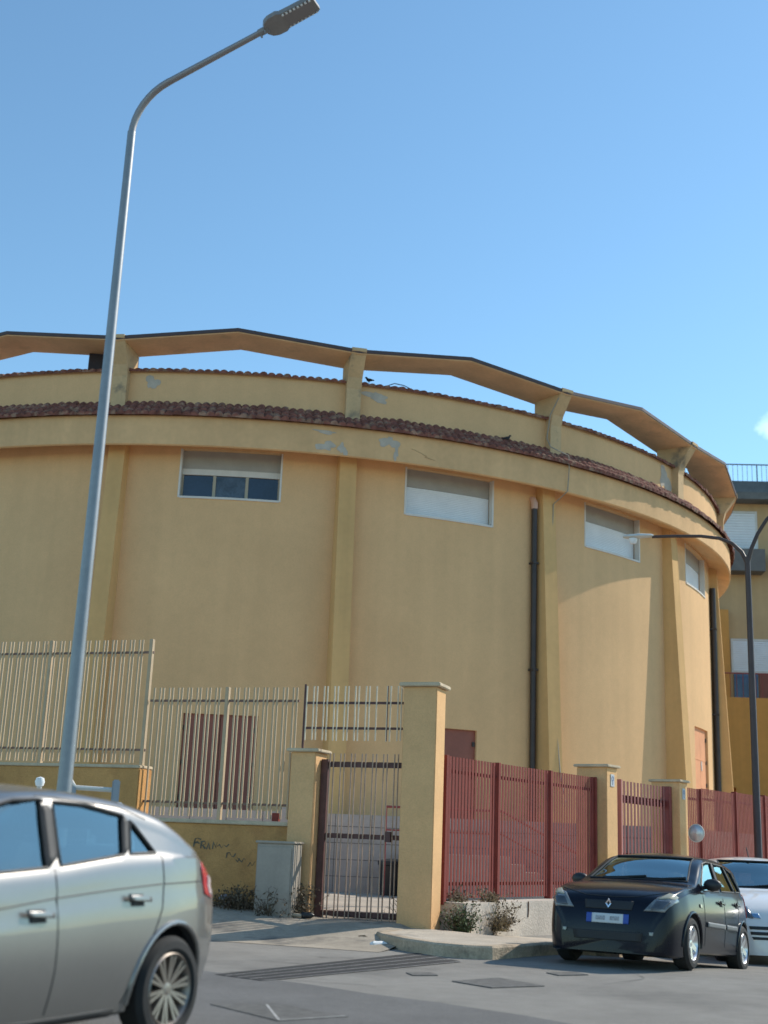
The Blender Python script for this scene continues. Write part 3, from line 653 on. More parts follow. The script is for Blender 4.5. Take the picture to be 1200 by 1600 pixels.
# brown double armed lamp
dl = thing('street_lamp', 'dark brown double armed street lamp rising behind the white car', 'street lamp', (8.17, 27.0, zroad(8.17, 27) ), 0)
zf = 7.78 - dl.location.z
MB().tube([(0, 0, 0), (0, 0, 1.2), (0, 0, 1.25), (0, 0, zf)], [.115, .11, .085, .062], 12).build('pole', pole_br, dl, smooth=True)
nx = Vector((.87, -.492, 0)); nx = Vector((.93, -.36, 0)).normalized()
for sg in (-1, 1):
    pts = []
    for t, zz_ in (((0, -.15), (.12, .12), (.32, .33), (.6, .46), (1.0, .53), (1.6, .56), (2.1, .57)) if sg < 0 else ((0, -.15), (.1, .2), (.24, .52), (.45, .85), (.8, 1.15), (1.3, 1.32), (1.9, 1.38))): pts.append(nx * t * sg + Vector((0, 0, zf + zz_)))
    ao = MB().tube(pts, [.05, .046, .042, .04, .038, .036, .036], 10).build('arm', pole_br, dl, smooth=True)
    e = pts[-1]; dd = nx * sg; sd2 = Vector((-nx.y, nx.x, 0))
    hh = MB(); sec = [(-.03, .05, .03), (.02, .085, .05), (.3, .12, .07), (.58, .11, .055), (.66, .07, .03)]
    vs = []
    for u, wv, hv in sec:
        for q in range(10):
            an = 2 * math.pi * q / 10; vs.append(e + dd * u + sd2 * wv * math.cos(an) + Vector((0, 0, .02 + hv * math.sin(an) * (1 if math.sin(an) > 0 else .6))))
    fs = [(i * 10 + q, i * 10 + (q + 1) % 10, i * 10 + 10 + (q + 1) % 10, i * 10 + 10 + q) for i in range(len(sec) - 1) for q in range(10)] + [tuple(range(10)), tuple(range(40, 50))]
    lo = hh.add(vs, fs).build('lamp_head', lamp_pale, dl, smooth=True)
    Mt = Matrix.Translation(e + dd * .44 + Vector((0, 0, -.02)))
    MB().lathe([(.1, 0), (.095, -.06), (.06, -.12), (.01, -.14)], 14, Mt).build('lens_bowl', led_m, lo, smooth=True)

# ------------------------------------------------------------------ cars
def lerp_tab(tab, x, k=1):
    if x <= tab[0][0]: return tab[0][k]
    for a, b in zip(tab, tab[1:]):
        if x <= b[0]:
            t = (x - a[0]) / (b[0] - a[0]); return a[k] + (b[k] - a[k]) * t
    return tab[-1][k]
def smooth_tab(tab, n=160):
    # monotone-ish Catmull-Rom resampling of an (x, v) table
    out = []; x0, x1 = tab[0][0], tab[-1][0]
    def slope(i):
        if i == 0: return (tab[1][1] - tab[0][1]) / (tab[1][0] - tab[0][0])
        if i == len(tab) - 1: return (tab[-1][1] - tab[-2][1]) / (tab[-1][0] - tab[-2][0])
        a = (tab[i][1] - tab[i - 1][1]) / (tab[i][0] - tab[i - 1][0]); b = (tab[i + 1][1] - tab[i][1]) / (tab[i + 1][0] - tab[i][0])
        return 0 if a * b <= 0 else 2 * a * b / (a + b)
    for i in range(len(tab) - 1):
        h = tab[i + 1][0] - tab[i][0]; m0, m1 = slope(i), slope(i + 1); q = max(2, int(n * h / (x1 - x0)) + 1)
        for j in range(q):
            t = j / q; a = 2 * t ** 3 - 3 * t * t + 1; b = t ** 3 - 2 * t * t + t; c = -2 * t ** 3 + 3 * t * t; d = t ** 3 - t * t
            out.append((tab[i][0] + t * h, a * tab[i][1] + b * h * m0 + c * tab[i + 1][1] + d * h * m1))
    out.append(tab[-1]); return out
class Car:
    def __init__(s, P):
        s.P = P; s.top = smooth_tab(P['top']); s.W = smooth_tab(P['W']); s.belt = smooth_tab(P['belt']); s.bot = smooth_tab(P['bot'])
    def section(s, x, inset=0, zfloor=None):
        P = s.P; zt = lerp_tab(s.top, x) - inset; W = lerp_tab(s.W, x) - inset; zb = lerp_tab(s.bot, x) if zfloor is None else zfloor; zbelt = lerp_tab(s.belt, x)
        H0 = zt - zb
        zs = min(zbelt, zt - min(.09, .25 * H0)); zm = min(.62, zb + .55 * (zs - zb))
        def yl(z):
            if z < zm: return W * (1 - P.get('under', .09) * ((zm - z) / max(zm - zb, .01)) ** 2)
            y = W * (1 - .05 * ((z - zm) / max(zbelt - zm, .05)) ** 2)
            c = P.get('crease'); 
            if c: y -= .012 * math.exp(-((z - lerp_tab(c, x) + .03) / .025) ** 2) 
            return y
        pts = [(0, zb)] + [(yl(zb) * t, zb) for t in (.5, .9, .97)]
        ns = 16
        for i in range(ns + 1): z = zb + .02 + (zs - zb - .02) * i / ns; pts.append((yl(z), z))
        yb = yl(zs); H = zt - zs; c = min(P.get('crown', .05), .3 * H); rr = min(.11, .5 * (H - c)); k = P.get('tumble', .36)
        yr = max(yb - k * (H - c - rr) - .012, .1 * W)
        for i in range(1, 7): t = i / 6; pts.append((yb - .012 * min(1, t * 6) + (yr - yb + .012) * t, zs + (H - c - rr) * t))
        for i in range(1, 5):
            a = R(90) * i / 4; pts.append((yr - rr * .95 * (1 - math.cos(a)), zs + H - c - rr + rr * math.sin(a)))
        yc = yr - rr * .95
        for i in range(1, 7): t = 1 - i / 6; pts.append((yc * t, zt - c * t * t))
        return pts
    def loft(s, x0, x1, n, inset=0, zfloor=None):
        xsn = [x0 + (x1 - x0) * (.5 - .5 * math.cos(math.pi * i / n)) * .55 + (x1 - x0) * i / n * .45 for i in range(n + 1)]
        vs = []; fs = []; m = None
        for x in xsn:
            h = s.section(x, inset, zfloor); ring = [(x, y, z) for y, z in h] + [(x, -y, z) for y, z in h[-2:0:-1]]; m = len(ring); vs += ring
        for i in range(n):
            for k in range(m): fs.append((i * m + k, i * m + (k + 1) % m, (i + 1) * m + (k + 1) % m, (i + 1) * m + k))
        fs += [tuple(range(m))[::-1], tuple(n * m + k for k in range(m))]
        return MB().add(vs, fs)
def temp(mb, m):
    return mb.build('temp', m)
def boolean(o, cutters):
    for c in cutters:
        c.parent = o.parent
        md = o.modifiers.new('b', 'BOOLEAN'); md.operation = 'DIFFERENCE'; md.object = c; md.solver = 'EXACT'
    bpy.context.view_layer.update(); dg = bpy.context.evaluated_depsgraph_get()
    me = bpy.data.meshes.new_from_object(o.evaluated_get(dg)); o.modifiers.clear(); o.data = me
    for c in cutters: bpy.data.objects.remove(c)
def rows(poly, v):
    us = []
    n = len(poly)
    for i in range(n):
        (u0_, v0), (u1_, v1) = poly[i], poly[(i + 1) % n]
        if abs(v1 - v0) < 1e-9:
            if abs(v - v0) < 1e-6: us += [u0_, u1_]
        elif min(v0, v1) - 1e-9 <= v <= max(v0, v1) + 1e-9: us.append(u0_ + (u1_ - u0_) * (v - v0) / (v1 - v0))
    return min(us), max(us)
def build_car(name, label, P, loc, rot):
    car = Car(P); root = thing(name, label, 'car', loc, 0, None); root.rotation_euler = rot
    x0, x1 = P['top'][0][0], P['top'][-1][0]
    lf = car.loft(x0, x1, 110)
    body = lf.build('body', P['paint'], root, smooth=False)
    bvh = BVHTree.FromPolygons([Vector(v) for v in lf.v], lf.f)
    cut = []
    wb, wr_ = P['wb'], P['wr']
    for xw in (0, wb):
        for sg in (-1, 1):
            Mw = Matrix.Translation((xw, sg * .85, wr_)) @ Matrix.Rotation(R(90), 4, 'X')
            q = P.get('arch', wr_ + .045)
            c = MB().prism([(xw + q * math.cos(2 * math.pi * k_ / 40), wr_ + q * math.sin(2 * math.pi * k_ / 40)) for k_ in range(40)], sg * .52, sg * 1.2, 'y'); cut.append(temp(c, interior))
    cav = car.loft(P['cab'][0], P['cab'][1], 40, .07, .42); cut.append(temp(cav, interior))
    for poly in P['side']: cut.append(temp(MB().prism(poly, -1.4, 1.4, 'y'), trim_m))
    ws = P['screen']; cut.append(temp(MB().prism(ws, P['cab'][1] - .75, P['cab'][1] + .8, 'x'), trim_m))
    rs = P['rear']; cut.append(temp(MB().prism(rs, P['cab'][0] - .6, P['cab'][0] + .5, 'x'), trim_m))
    boolean(body, cut)
    me = body.data; me.materials.clear(); me.materials.append(P['paint']); me.materials.append(interior); 
    for p in me.polygons:
        hit = bvh.find_nearest(p.center); d = hit[3]; p.material_index = 1 if d > .012 else 0; p.use_smooth = p.material_index == 0
    me.set_sharp_from_angle(angle=R(30))
    def hit(plane, side, u, v):
        if plane == 'xz': o_, d_ = Vector((u, side * 2, v)), Vector((0, -side, 0))
        else: o_, d_ = Vector((side * 8, u, v)), Vector((-side, 0, 0))
        r = bvh.ray_cast(o_, d_)
        if r[0] is None:
            q = bvh.find_nearest(Vector((u, side * .8, v)) if plane == 'xz' else Vector((x1 if side > 0 else x0, u, v))); return q[0], q[1]
        nn = r[1]
        if nn.dot(d_) > 0: nn = -nn
        return r[0], nn
    def patch(nm, poly, plane, side, m, off=.006, nu=10, nv=8, parent=None, solid=.008):
        v0 = min(v for u, v in poly); v1 = max(v for u, v in poly); mb = MB(); vs = []
        for j in range(nv + 1):
            v = v0 + (v1 - v0) * (j / nv * .996 + .002); a, b = rows(poly, v)
            for i in range(nu + 1):
                p, nn = hit(plane, side, a + (b - a) * i / nu, v); vs.append(p + nn * off)
        fs = [(j * (nu + 1) + i, j * (nu + 1) + i + 1, (j + 1) * (nu + 1) + i + 1, (j + 1) * (nu + 1) + i) for j in range(nv) for i in range(nu)]
        d_ = Vector((0, side, 0)) if plane == 'xz' else Vector((side, 0, 0))
        a_, b_, c_ = vs[0], vs[nu // 2], vs[(nu + 1) * (nv // 2) + nu // 2]
        if (vs[1] - vs[0]).cross(vs[nu + 2] - vs[1]).dot(d_) < 0: fs = [f[::-1] for f in fs]
        return mb.add(vs, fs).build(nm, m, parent or root, smooth=True, fix=False, solid=solid)
    def line(pts, plane, side, r, off=0, n=6, closed=False, sub=5):
        q = []
        pp_ = pts + [pts[0]] if closed else pts
        for a, b in zip(pp_, pp_[1:]):
            for i in range(sub): t = i / sub; q.append((a[0] + (b[0] - a[0]) * t, a[1] + (b[1] - a[1]) * t))
        q.append(pp_[-1]); o = []
        for u, v in q: p, nn = hit(plane, side, u, v); o.append(p + nn * off)
        return MB().tube(o, r, n)
    def shrink(poly, d):
        cx = sum(u for u, v in poly) / len(poly); cz = sum(v for u, v in poly) / len(poly)
        return [(u + (cx - u) * d, v + (cz - v) * d) for u, v in poly]
    for sg in (-1, 1):
        for poly in P['side']:
            g_ = patch('side_window', poly, 'xz', sg, car_glass, -.012, solid=0)
            line(poly, 'xz', sg, .011, -.001, closed=True).build('seal', trim_m, g_, smooth=True)
    g_ = patch('windscreen', ws, 'yz', 1, car_glass, -.012, 14, 12, solid=0); line(ws, 'yz', 1, .012, 0, closed=True, sub=8).build('seal', trim_m, g_, smooth=True)
    g_ = patch('rear_window', rs, 'yz', -1, car_glass, -.012, 12, 8, solid=0); line(rs, 'yz', -1, .012, 0, closed=True, sub=8).build('seal', trim_m, g_, smooth=True)
    for sg in (-1, 1):
        for pts in P['pillars']: 
            patch('pillar_trim', pts, 'xz', sg, trim_m, .003, 3, 6, solid=.004)
        for pts in P['seam_crease_lines']: line(pts, 'xz', sg, .005, -.001).build('seam_crease_shade', trim_m, root)  # door gaps, and on the silver car the shade drawn along its crease
        for (hx, hz) in P['handles']:
            ho_ = patch('door_handle', [(hx - .1, hz - .02), (hx + .1, hz - .012), (hx + .1, hz + .022), (hx - .1, hz + .014)], 'xz', sg, P['handle'], .03, 6, 3, solid=.016)
            patch('handle_recess_shade', [(hx - .07, hz - .04), (hx + .06, hz - .04), (hx + .08, hz + .03), (hx - .06, hz + .03)], 'xz', sg, trim_m, .002, 4, 4, parent=ho_, solid=.002)  # flat dark patch paints the shade of a hollow behind the handle
        for poly in P.get('mould', []): patch('rub_strip', poly, 'xz', sg, P['mouldm'], .012, 10, 3)
        if 'skirt' in P: patch('sill_trim', P['skirt'], 'xz', sg, trim_m, .004, 12, 3)
        # arch lips
        for xw in (0, wb):
            pts = []; q = P.get('arch', wr_ + .045)
            for i in range(21):
                a = R(-8 + 196 * i / 20); p, nn = hit('xz', sg, xw + (q + .012) * math.cos(a), max(wr_ + (q + .012) * math.sin(a), lerp_tab(car.bot, xw) + .03)); pts.append(p + nn * .0)
            MB().tube(pts, .018, 8).build('wheel_arch', P['paint'], root, smooth=True)
        mx_, mz_ = P['mirror']; p, nn = hit('xz', sg, mx_, mz_)
        Mm = Matrix.Translation(p + Vector((0, sg * .12, .04))) @ Matrix.Diagonal((.06, .115, .075, 1))
        mo = MB().lathe([(.01, -1), (.5, -.88), (.87, -.5), (1, 0), (.87, .5), (.5, .88), (.01, 1)], 16, Mm).tube([p, p + Vector((0, sg * .08, .02))], .025, 8).build('door_mirror', P.get('mirm', P['paint']), root, smooth=True)
        Mg = Matrix.Translation(p + Vector((-.05, sg * .12, .04))) @ Matrix.Diagonal((.02, .095, .06, 1))
        MB().lathe([(.01, -1), (.87, -.5), (1, 0), (.87, .5), (.01, 1)], 14, Mg).build('mirror_glass', chrome, mo, smooth=True)
    for (nm, poly, plane, side, m, off, both) in P['patches']:
        for sg in ((1, -1) if both else (1,)):
            pl = [(u * sg, v) for u, v in poly] if plane == 'yz' else poly
            patch(nm, pl, plane, side if plane == 'yz' else sg, m, off)
    for (nm, pts, plane, side, r, m) in P.get('lines', []): line(pts, plane, side, r).build(nm, m, root, smooth=True)
    # wheels
    for xw in (0, wb):
        for sg in (-1, 1):
            Mw = Matrix.Translation((xw, sg * (P['track']), wr_)) @ Matrix.Rotation(R(-90 * sg), 4, 'X')   # local z -> outwards
            rim = P['rim']; hw = .1
            wo = MB().lathe([(rim - .02, -hw), (rim + .03, -hw - .005), (wr_ - .03, -hw), (wr_, -hw + .035), (wr_, hw - .035), (wr_ - .03, hw), (rim + .02, hw + .005), (rim, hw - .012), (rim - .015, hw - .03)], 40, Mw).build('wheel', tyre_m, root, smooth=True)
            rm = MB().lathe([(rim - .03, -hw * .5), (rim, hw - .016), (rim - .012, hw - .004), (rim - .03, hw - .03), (rim - .035, -.02)], 40, Mw)
            rm.lathe([(.001, hw - .03), (.03, hw - .028), (.045, hw - .035), (.05, hw - .07)], 16, Mw)
            ns = P['spokes']
            for k in range(ns):
                a = 2 * math.pi * k / ns + .2; dx_ = P.get('twin', 0)
                for of_ in ((-dx_, dx_) if dx_ else (0,)):
                    ww0, ww1 = P['spw']
                    c, s_ = math.cos(a + of_), math.sin(a + of_)
                    def q(rad, wd, zz_): return Mw @ Vector((c * rad - s_ * wd, s_ * rad + c * wd, zz_))
                    a0_, a1_ = .03, rim - .02
                    rm.add([q(a0_, -ww0, hw - .032), q(a0_, ww0, hw - .032), q(a1_, ww1, hw - .014), q(a1_, -ww1, hw - .014), q(a0_, -ww0, hw - .07), q(a0_, ww0, hw - .07), q(a1_, ww1, hw - .05), q(a1_, -ww1, hw - .05)],
                           [(0, 1, 2, 3), (4, 7, 6, 5), (0, 4, 5, 1), (1, 5, 6, 2), (2, 6, 7, 3), (3, 7, 4, 0)])
            rm.build('rim', P['rimm'], wo, smooth=True)
            MB().lathe([(.001, -.02), (rim - .04, -.02), (rim - .02, -.06), (.001, -.06)], 24, Mw).build('brake_disc', mat_brake, wo)
    # seats
    for (xx, zz_, rear) in P['seats']:
        for sg in (-1, 1):
            s_ = MB().bevbox(xx - .02, xx + .45, sg * .36 - .22, sg * .36 + .22, zz_ - .5, zz_ - .32, .04)
            s_.prism([(xx - .02, zz_ - .4), (xx + .12, zz_ - .38), (xx - .1, zz_ + .12), (xx - .22, zz_ + .1)], sg * .36 - .22, sg * .36 + .22, 'y')
            so_ = s_.build('seat', seat_m, root)
            MB().bevbox(xx - .27, xx - .17, sg * .36 - .13, sg * .36 + .13, zz_ + .13, zz_ + .34, .05).build('headrest', seat_m, so_, smooth=True)
    if 'dash' in P:
        dx_, dz_ = P['dash']; MB().bevbox(dx_ - .25, dx_ + .3, -.62, .62, dz_ - .3, dz_ - .06, .05).build('dashboard', interior, root, smooth=True)
        MB().lathe([(.17, -.014), (.185, 0), (.17, .014), (.155, 0)], 20, Matrix.Translation((dx_ - .4, .36, dz_ - .02)) @ Matrix.Rotation(R(-65), 4, 'Y'), True).build('steering_wheel', trim_m, root, smooth=True)
    return root, patch, line, hit
mat_brake = mat('brake_dark', (.06, .055, .05), .6)
silverP = dict(paint=paint_silver, handle=paint_silver, crease=[(-.8, .96), (-.25, .95), (.81, .91), (1.58, .84), (3.5, .72)], crown=.045, tumble=.34, wb=2.6, wr=.315, rim=.222, track=.775, rimm=alloy_m, spokes=10, twin=.1, spw=(.008, .011), arch=.385,
    top=[(-.80, .52), (-.79, .74), (-.73, .90), (-.58, 1.02), (-.38, 1.135), (-.15, 1.295), (.06, 1.395), (.2, 1.43), (.5, 1.48), (.95, 1.505), (1.3, 1.49), (1.7, 1.40), (2.1, 1.2), (2.5, 1.02), (2.9, .95), (3.2, .86), (3.42, .72), (3.5, .58), (3.53, .45)],
    W=[(-.80, .50), (-.76, .60), (-.66, .70), (-.5, .77), (-.25, .84), (.1, .88), (1.3, .895), (2.6, .89), (3.0, .84), (3.3, .74), (3.46, .6), (3.53, .42)],
    belt=[(-.8, 1.02), (-.2, 1.10), (.5, 1.075), (1.2, 1.01), (2.2, .96), (3.53, .86)],
    bot=[(-.8, .36), (-.6, .29), (-.3, .23), (.5, .2), (2.6, .2), (3.3, .24), (3.53, .32)],
    cab=(-.3, 2.25),
    side=[[(.52, 1.115), (1.09, 1.05), (1.08, 1.40), (.8, 1.395), (.47, 1.345)], [(1.2, 1.04), (2.0, .985), (2.05, 1.01), (1.62, 1.34), (1.4, 1.395), (1.18, 1.41)], [(.2, 1.13), (.455, 1.12), (.405, 1.315), (.365, 1.29)]],
    screen=[(-.62, 1.06), (.62, 1.06), (.5, 1.4), (-.5, 1.4)], rear=[(-.46, 1.12), (.46, 1.12), (.4, 1.27), (-.4, 1.27)],
    pillars=[[(1.1, 1.05), (1.19, 1.04), (1.17, 1.41), (1.09, 1.405)], [(.465, 1.12), (.512, 1.115), (.462, 1.345), (.415, 1.33)]],
    seam_crease_lines=[[(1.15, 1.03), (1.14, .85), (1.12, .5), (1.12, .27)], [(.15, 1.12), (.14, .95), (.16, .8), (.2, .72), (.41, .35), (.45, .27)], [(.16, .945), (.6, .92), (.81, .905), (1.2, .875), (1.58, .835), (2.3, .79)], [(-.42, .955), (-.1, .95), (.13, .945)], [(1.2, 1.43), (.5, 1.395), (.25, 1.33)]],  # the lines following the crease paint its shade in dark trim
    handles=[(.42, .86), (1.30, .795)], mirror=(2.02, 1.0), skirt=[(.5, .205), (2.2, .205), (2.2, .25), (.5, .25)],
    patches=[('tail_lamp', [(-.56, .84), (-.42, .86), (-.34, 1.05), (-.44, 1.1), (-.55, .98)], 'xz', 1, tail_red, .006, True), ('tail_lens', [(-.54, .86), (-.49, .87), (-.46, .99), (-.53, .97)], 'xz', 1, tail_white, .012, True), ('headlight', [(.5, .66), (.78, .70), (.74, .82), (.5, .76)], 'yz', 1, head_m, .006, True),
             ('rear_plate', [(-.26, .62), (.26, .62), (.26, .73), (-.26, .73)], 'yz', -1, plate_m, .008, False)],
    seats=[(1.25, 1.06, 0), (.35, 1.04, 1)], dash=(2.05, 1.0))
sil, *_ = build_car('parked_car', 'silver grey hatchback in the left foreground, cut off by the frame', silverP, (-1.98, 8.61, .05), (0, 0, R(-117)))

clioP = dict(under=.035, paint=paint_black, handle=paint_black, crown=.05, tumble=.36, wb=2.47, wr=.295, rim=.2, track=.715, rimm=alloy_b, spokes=5, twin=0, spw=(.035, .03), arch=.335,
    top=[(-.60, .55), (-.59, .78), (-.56, .93), (-.46, 1.08), (-.32, 1.27), (-.2, 1.37), (.1, 1.405), (.7, 1.425), (1.2, 1.40), (1.5, 1.33), (1.9, 1.13), (2.2, .985), (2.5, .94), (2.8, .875), (3.02, .79), (3.1, .71), (3.15, .58), (3.17, .46)],
    W=[(-.60, .6), (-.55, .68), (-.42, .745), (-.1, .795), (.5, .815), (2.2, .82), (2.6, .815), (2.85, .785), (3.02, .745), (3.12, .67), (3.17, .54)],
    belt=[(-.6, .96), (.0, .95), (.8, .92), (1.6, .89), (2.3, .86), (3.17, .78)],
    bot=[(-.6, .34), (-.4, .26), (.4, .19), (2.4, .18), (2.85, .11), (3.17, .13)],
    cab=(-.3, 1.98),
    side=[[(.22, 1.0), (.94, .965), (.9, 1.31), (.42, 1.315)], [(1.05, .96), (1.8, .925), (1.84, .96), (1.42, 1.27), (1.22, 1.305), (1.0, 1.31)], [(-.2, 1.02), (.15, 1.005), (.33, 1.3), (.02, 1.26)]],
    screen=[(-.62, 1.01), (.62, 1.01), (.5, 1.335), (-.5, 1.335)], rear=[(-.5, 1.06), (.5, 1.06), (.44, 1.27), (-.44, 1.27)],
    pillars=[[(.945, .97), (1.045, .965), (.995, 1.32), (.905, 1.32)], [(.155, 1.01), (.215, 1.0), (.415, 1.315), (.345, 1.31)]],
    seam_crease_lines=[[(1.0, .94), (1.0, .6), (1.02, .28)], [(.2, .96), (.22, .75), (.36, .55), (.4, .3)], [(1.95, .88), (1.98, .6), (1.96, .28)]],
    handles=[(.34, .83), (1.16, .81)], mirror=(1.78, .96), mirm=black_pl,
    mould=[[(.42, .5), (.98, .5), (.98, .56), (.42, .56)], [(1.04, .5), (1.9, .5), (1.9, .56), (1.04, .56)]], mouldm=mat('grey_moulding', (.15, .15, .15), .5),
    patches=[('headlight', [(.42, .60), (.66, .60), (.76, .74), (.7, .81), (.56, .765)], 'yz', 1, head_m, .008, True), ('indicator', [(.57, .735), (.75, .755), (.72, .8), (.66, .81)], 'yz', 1, amber, .013, True),
             ('lamp_bowl', [(.5, .622), (.64, .628), (.705, .722), (.56, .722)], 'yz', 1, head_dk, .0155, True), ('grille', [(-.28, .60), (.28, .60), (.3, .7), (-.3, .7)], 'yz', 1, trim_m, .004, False), ('lower_intake', [(-.4, .26), (.4, .26), (.42, .36), (-.42, .36)], 'yz', 1, trim_m, .004, False),
             ('number_plate', [(-.19, .445), (.19, .445), (.19, .55), (-.19, .55)], 'yz', 1, plate_m, .012, False), ('plate_band', [(.19, .445), (.255, .445), (.255, .55), (.19, .55)], 'yz', 1, plate_b, .013, True),
             ('plate_ink', [(.03, .475), (.14, .475), (.14, .52), (.03, .52)], 'yz', 1, mat('plate_smudge', (.36, .36, .37), .6, var=.5, vscale=60), .0165, True),
             ('fog_lamp', [(.5, .335), (.54, .335), (.545, .375), (.495, .375)], 'yz', 1, head_m, .008, True), ('side_repeater', [(2.1, .71), (2.17, .71), (2.17, .75), (2.1, .75)], 'xz', 1, amber, .008, True),
             ('tail_lamp', [(-.5, .7), (-.4, .7), (-.3, 1.0), (-.38, 1.0)], 'xz', 1, tail_red, .006, True)],
    lines=[('wiper', [(-.45, 1.02), (-.2, 1.03), (.1, 1.06)], 'yz', 1, .012, trim_m), ('wiper', [(.1, 1.03), (.3, 1.03), (.58, 1.06)], 'yz', 1, .012, trim_m), ('hood_seam', [(-.66, .83), (-.3, .755), (0, .745), (.3, .755), (.66, .83)], 'yz', 1, .006, trim_m)],
    seats=[(1.2, .98, 0), (.2, .96, 1)], dash=(1.95, .96))
blk, patch, line, hit = build_car('parked_car', 'black five door hatchback parked facing the camera beside the kerb', clioP, (4.32, 17.81, -.185), (0, -math.atan(.075), R(-119.5)))
# rhombus badge: an open metal diamond on the nose
p, nn = hit('yz', 1, 0, .665)
bd = MB(); r_o = [(0, .055), (.04, 0), (0, -.055), (-.04, 0)]; r_i = [(0, .026), (.018, 0), (0, -.026), (-.018, 0)]
vs = [(p.x + .012, y, p.z + z) for y, z in r_o] + [(p.x + .03, y * .9, p.z + z * .9) for y, z in r_o] + [(p.x + .026, y, p.z + z) for y, z in r_i] + [(p.x + .012, y, p.z + z) for y, z in r_i]
bd.add(vs, [(i + 4 * k, (i + 1) % 4 + 4 * k, (i + 1) % 4 + 4 * k + 4, i + 4 * k + 4) for k in range(3) for i in range(4)]).build('badge', chrome, blk)
whiteP = dict(clioP); whiteP.update(paint=paint_white, handle=paint_white, mirm=paint_white, mouldm=trim_m, rimm=alloy_m, spokes=9,
    top=[(-.60, .55), (-.59, .78), (-.56, .93), (-.46, 1.1), (-.32, 1.30), (-.2, 1.41), (.1, 1.455), (.7, 1.48), (1.2, 1.46), (1.5, 1.40), (1.95, 1.15), (2.25, .99), (2.5, .94), (2.8, .86), (3.02, .74), (3.12, .62), (3.18, .5), (3.2, .42)],
    W=[(-.60, .6), (-.55, .68), (-.42, .745), (-.1, .795), (.5, .83), (2.2, .83), (2.6, .81), (2.85, .76), (3.05, .66), (3.15, .54), (3.2, .4)],
    screen=[(-.66, 1.01), (.66, 1.01), (.54, 1.4), (-.54, 1.4)],
    patches=[('headlight', [(.4, .60), (.72, .62), (.78, .72), (.66, .79), (.46, .76)], 'yz', 1, head_dk, .01, True), ('indicator', [(.3, .6), (.4, .61), (.42, .66), (.32, .66)], 'yz', 1, mat('blue_grey_lens', (.15, .3, .5), .2, coat=1), .012, True),
             ('intake_slot', [(.2, .46), (.46, .46), (.47, .5), (.2, .5)], 'yz', 1, trim_m, .004, True), ('intake_slot', [(.2, .39), (.45, .39), (.46, .43), (.2, .43)], 'yz', 1, trim_m, .004, True), ('intake_slot', [(.2, .33), (.42, .33), (.44, .365), (.2, .365)], 'yz', 1, trim_m, .004, True),
             ('number_plate', [(-.19, .46), (.19, .46), (.19, .56), (-.19, .56)], 'yz', 1, plate_m, .012, False),
             ('tail_lamp', [(-.5, .7), (-.4, .7), (-.3, 1.0), (-.38, 1.0)], 'xz', 1, tail_red, .006, True)],
    lines=[('wiper', [(-.45, 1.02), (-.2, 1.03), (.1, 1.06)], 'yz', 1, .012, trim_m), ('wiper', [(.1, 1.03), (.3, 1.03), (.58, 1.06)], 'yz', 1, .012, trim_m)])
wc = (6.28, 22.0)
wht, patch, line, hit = build_car('parked_car', 'white small car parked behind the black hatchback, cut off at the right', whiteP, (wc[0], wc[1], zroad(wc[0], wc[1])), (0, -math.atan(.03), R(-95))); wht.scale = (1.04, 1.04, 1.06)
p, nn = hit('yz', 1, 0, 1.44)
MB().tube([(p.x - .35, 0, 1.47), (p.x - .5, 0, 1.62)], .008, 6).build('aerial', trim_m, wht)
# van behind the silver car, only its roof and ladder rack show
vn = thing('parked_van', 'pale van behind the silver car, only its roof and rack showing', 'van', (-4.8, 15.25, -.08), R(-160))
vp = [(-1.9, .3), (-1.95, .9), (-1.85, 1.6), (-1.7, 1.74), (.4, 1.78), (.95, 1.7), (1.7, 1.1), (2.3, .95), (2.45, .6), (2.4, .25), (-1.6, .25)]
vb = MB(); nv = len(vp)
secs = [(-.84, .93), (-.78, .985), (0, 1.0), (.78, .985), (.84, .93)]
vs = [((x) * k, y * (1 - .1 * max(0, (z - .9)) ), .25 + (z - .25) * k) for y, k in secs for x, z in vp]
vb.add(vs, [tuple(range(nv)), tuple(range(4 * nv, 5 * nv))] + [(i + nv * q, (i + 1) % nv + nv * q, (i + 1) % nv + nv * q + nv, i + nv * q + nv) for q in range(4) for i in range(nv)]).build('body', paint_pale, vn)
for xw in (-1.2, 1.5):
    for sg in (-1, 1):
        MB().lathe([(.001, -.09), (.3, -.09), (.32, -.05), (.32, .05), (.3, .09), (.2, .1), (.001, .08)], 24, Matrix.Translation((xw, sg * .8, .32)) @ Matrix.Rotation(R(90), 4, 'X')).build('wheel', tyre_m, vn, smooth=True)
MB().box(-1.3, .2, .792, .80, 1.05, 1.5).build('side_window', winglass, vn); MB().box(.3, 1.0, .81, .82, 1.05, 1.5).build('side_window', winglass, vn)
lr = thing('ladder_rack', 'short pale rack bar with upturned ends on the van roof', 'roof rack', (-3.30, 15.0, 1.72), R(12))
MB().tube([(-.32, 0, .19), (-.26, 0, .12), (-.2, 0, .06), (.24, 0, .05), (.27, 0, .05)], [.03, .035, .028, .028, .03], 8).build('crossbar', lamp_pale, lr, smooth=True)
MB().bevbox(.22, .31, -.05, .05, -.1, .17, .015).build('end_stop', mat('rack_grey', (.3, .33, .36), .5), lr)
MB().bevbox(-.25, -.19, -.04, .04, -.1, .07, .01).build('foot', mat('rack_grey2', (.3, .33, .36), .5), lr)
bc = thing('roof_beacon', 'small round white beacon on the roof of the hidden van', 'beacon', (-3.93, 15.0, 1.68))
MB().lathe([(.05, 0), (.05, .04), (.03, .05), (.03, .1)], 12).build('base', lamp_pale, bc, smooth=True)
MB().lathe([(.01, .09), (.045, .105), (.058, .15), (.045, .195), (.01, .208)], 16).build('globe', mat('globe_white', (.8, .8, .78), .4), bc, smooth=True)

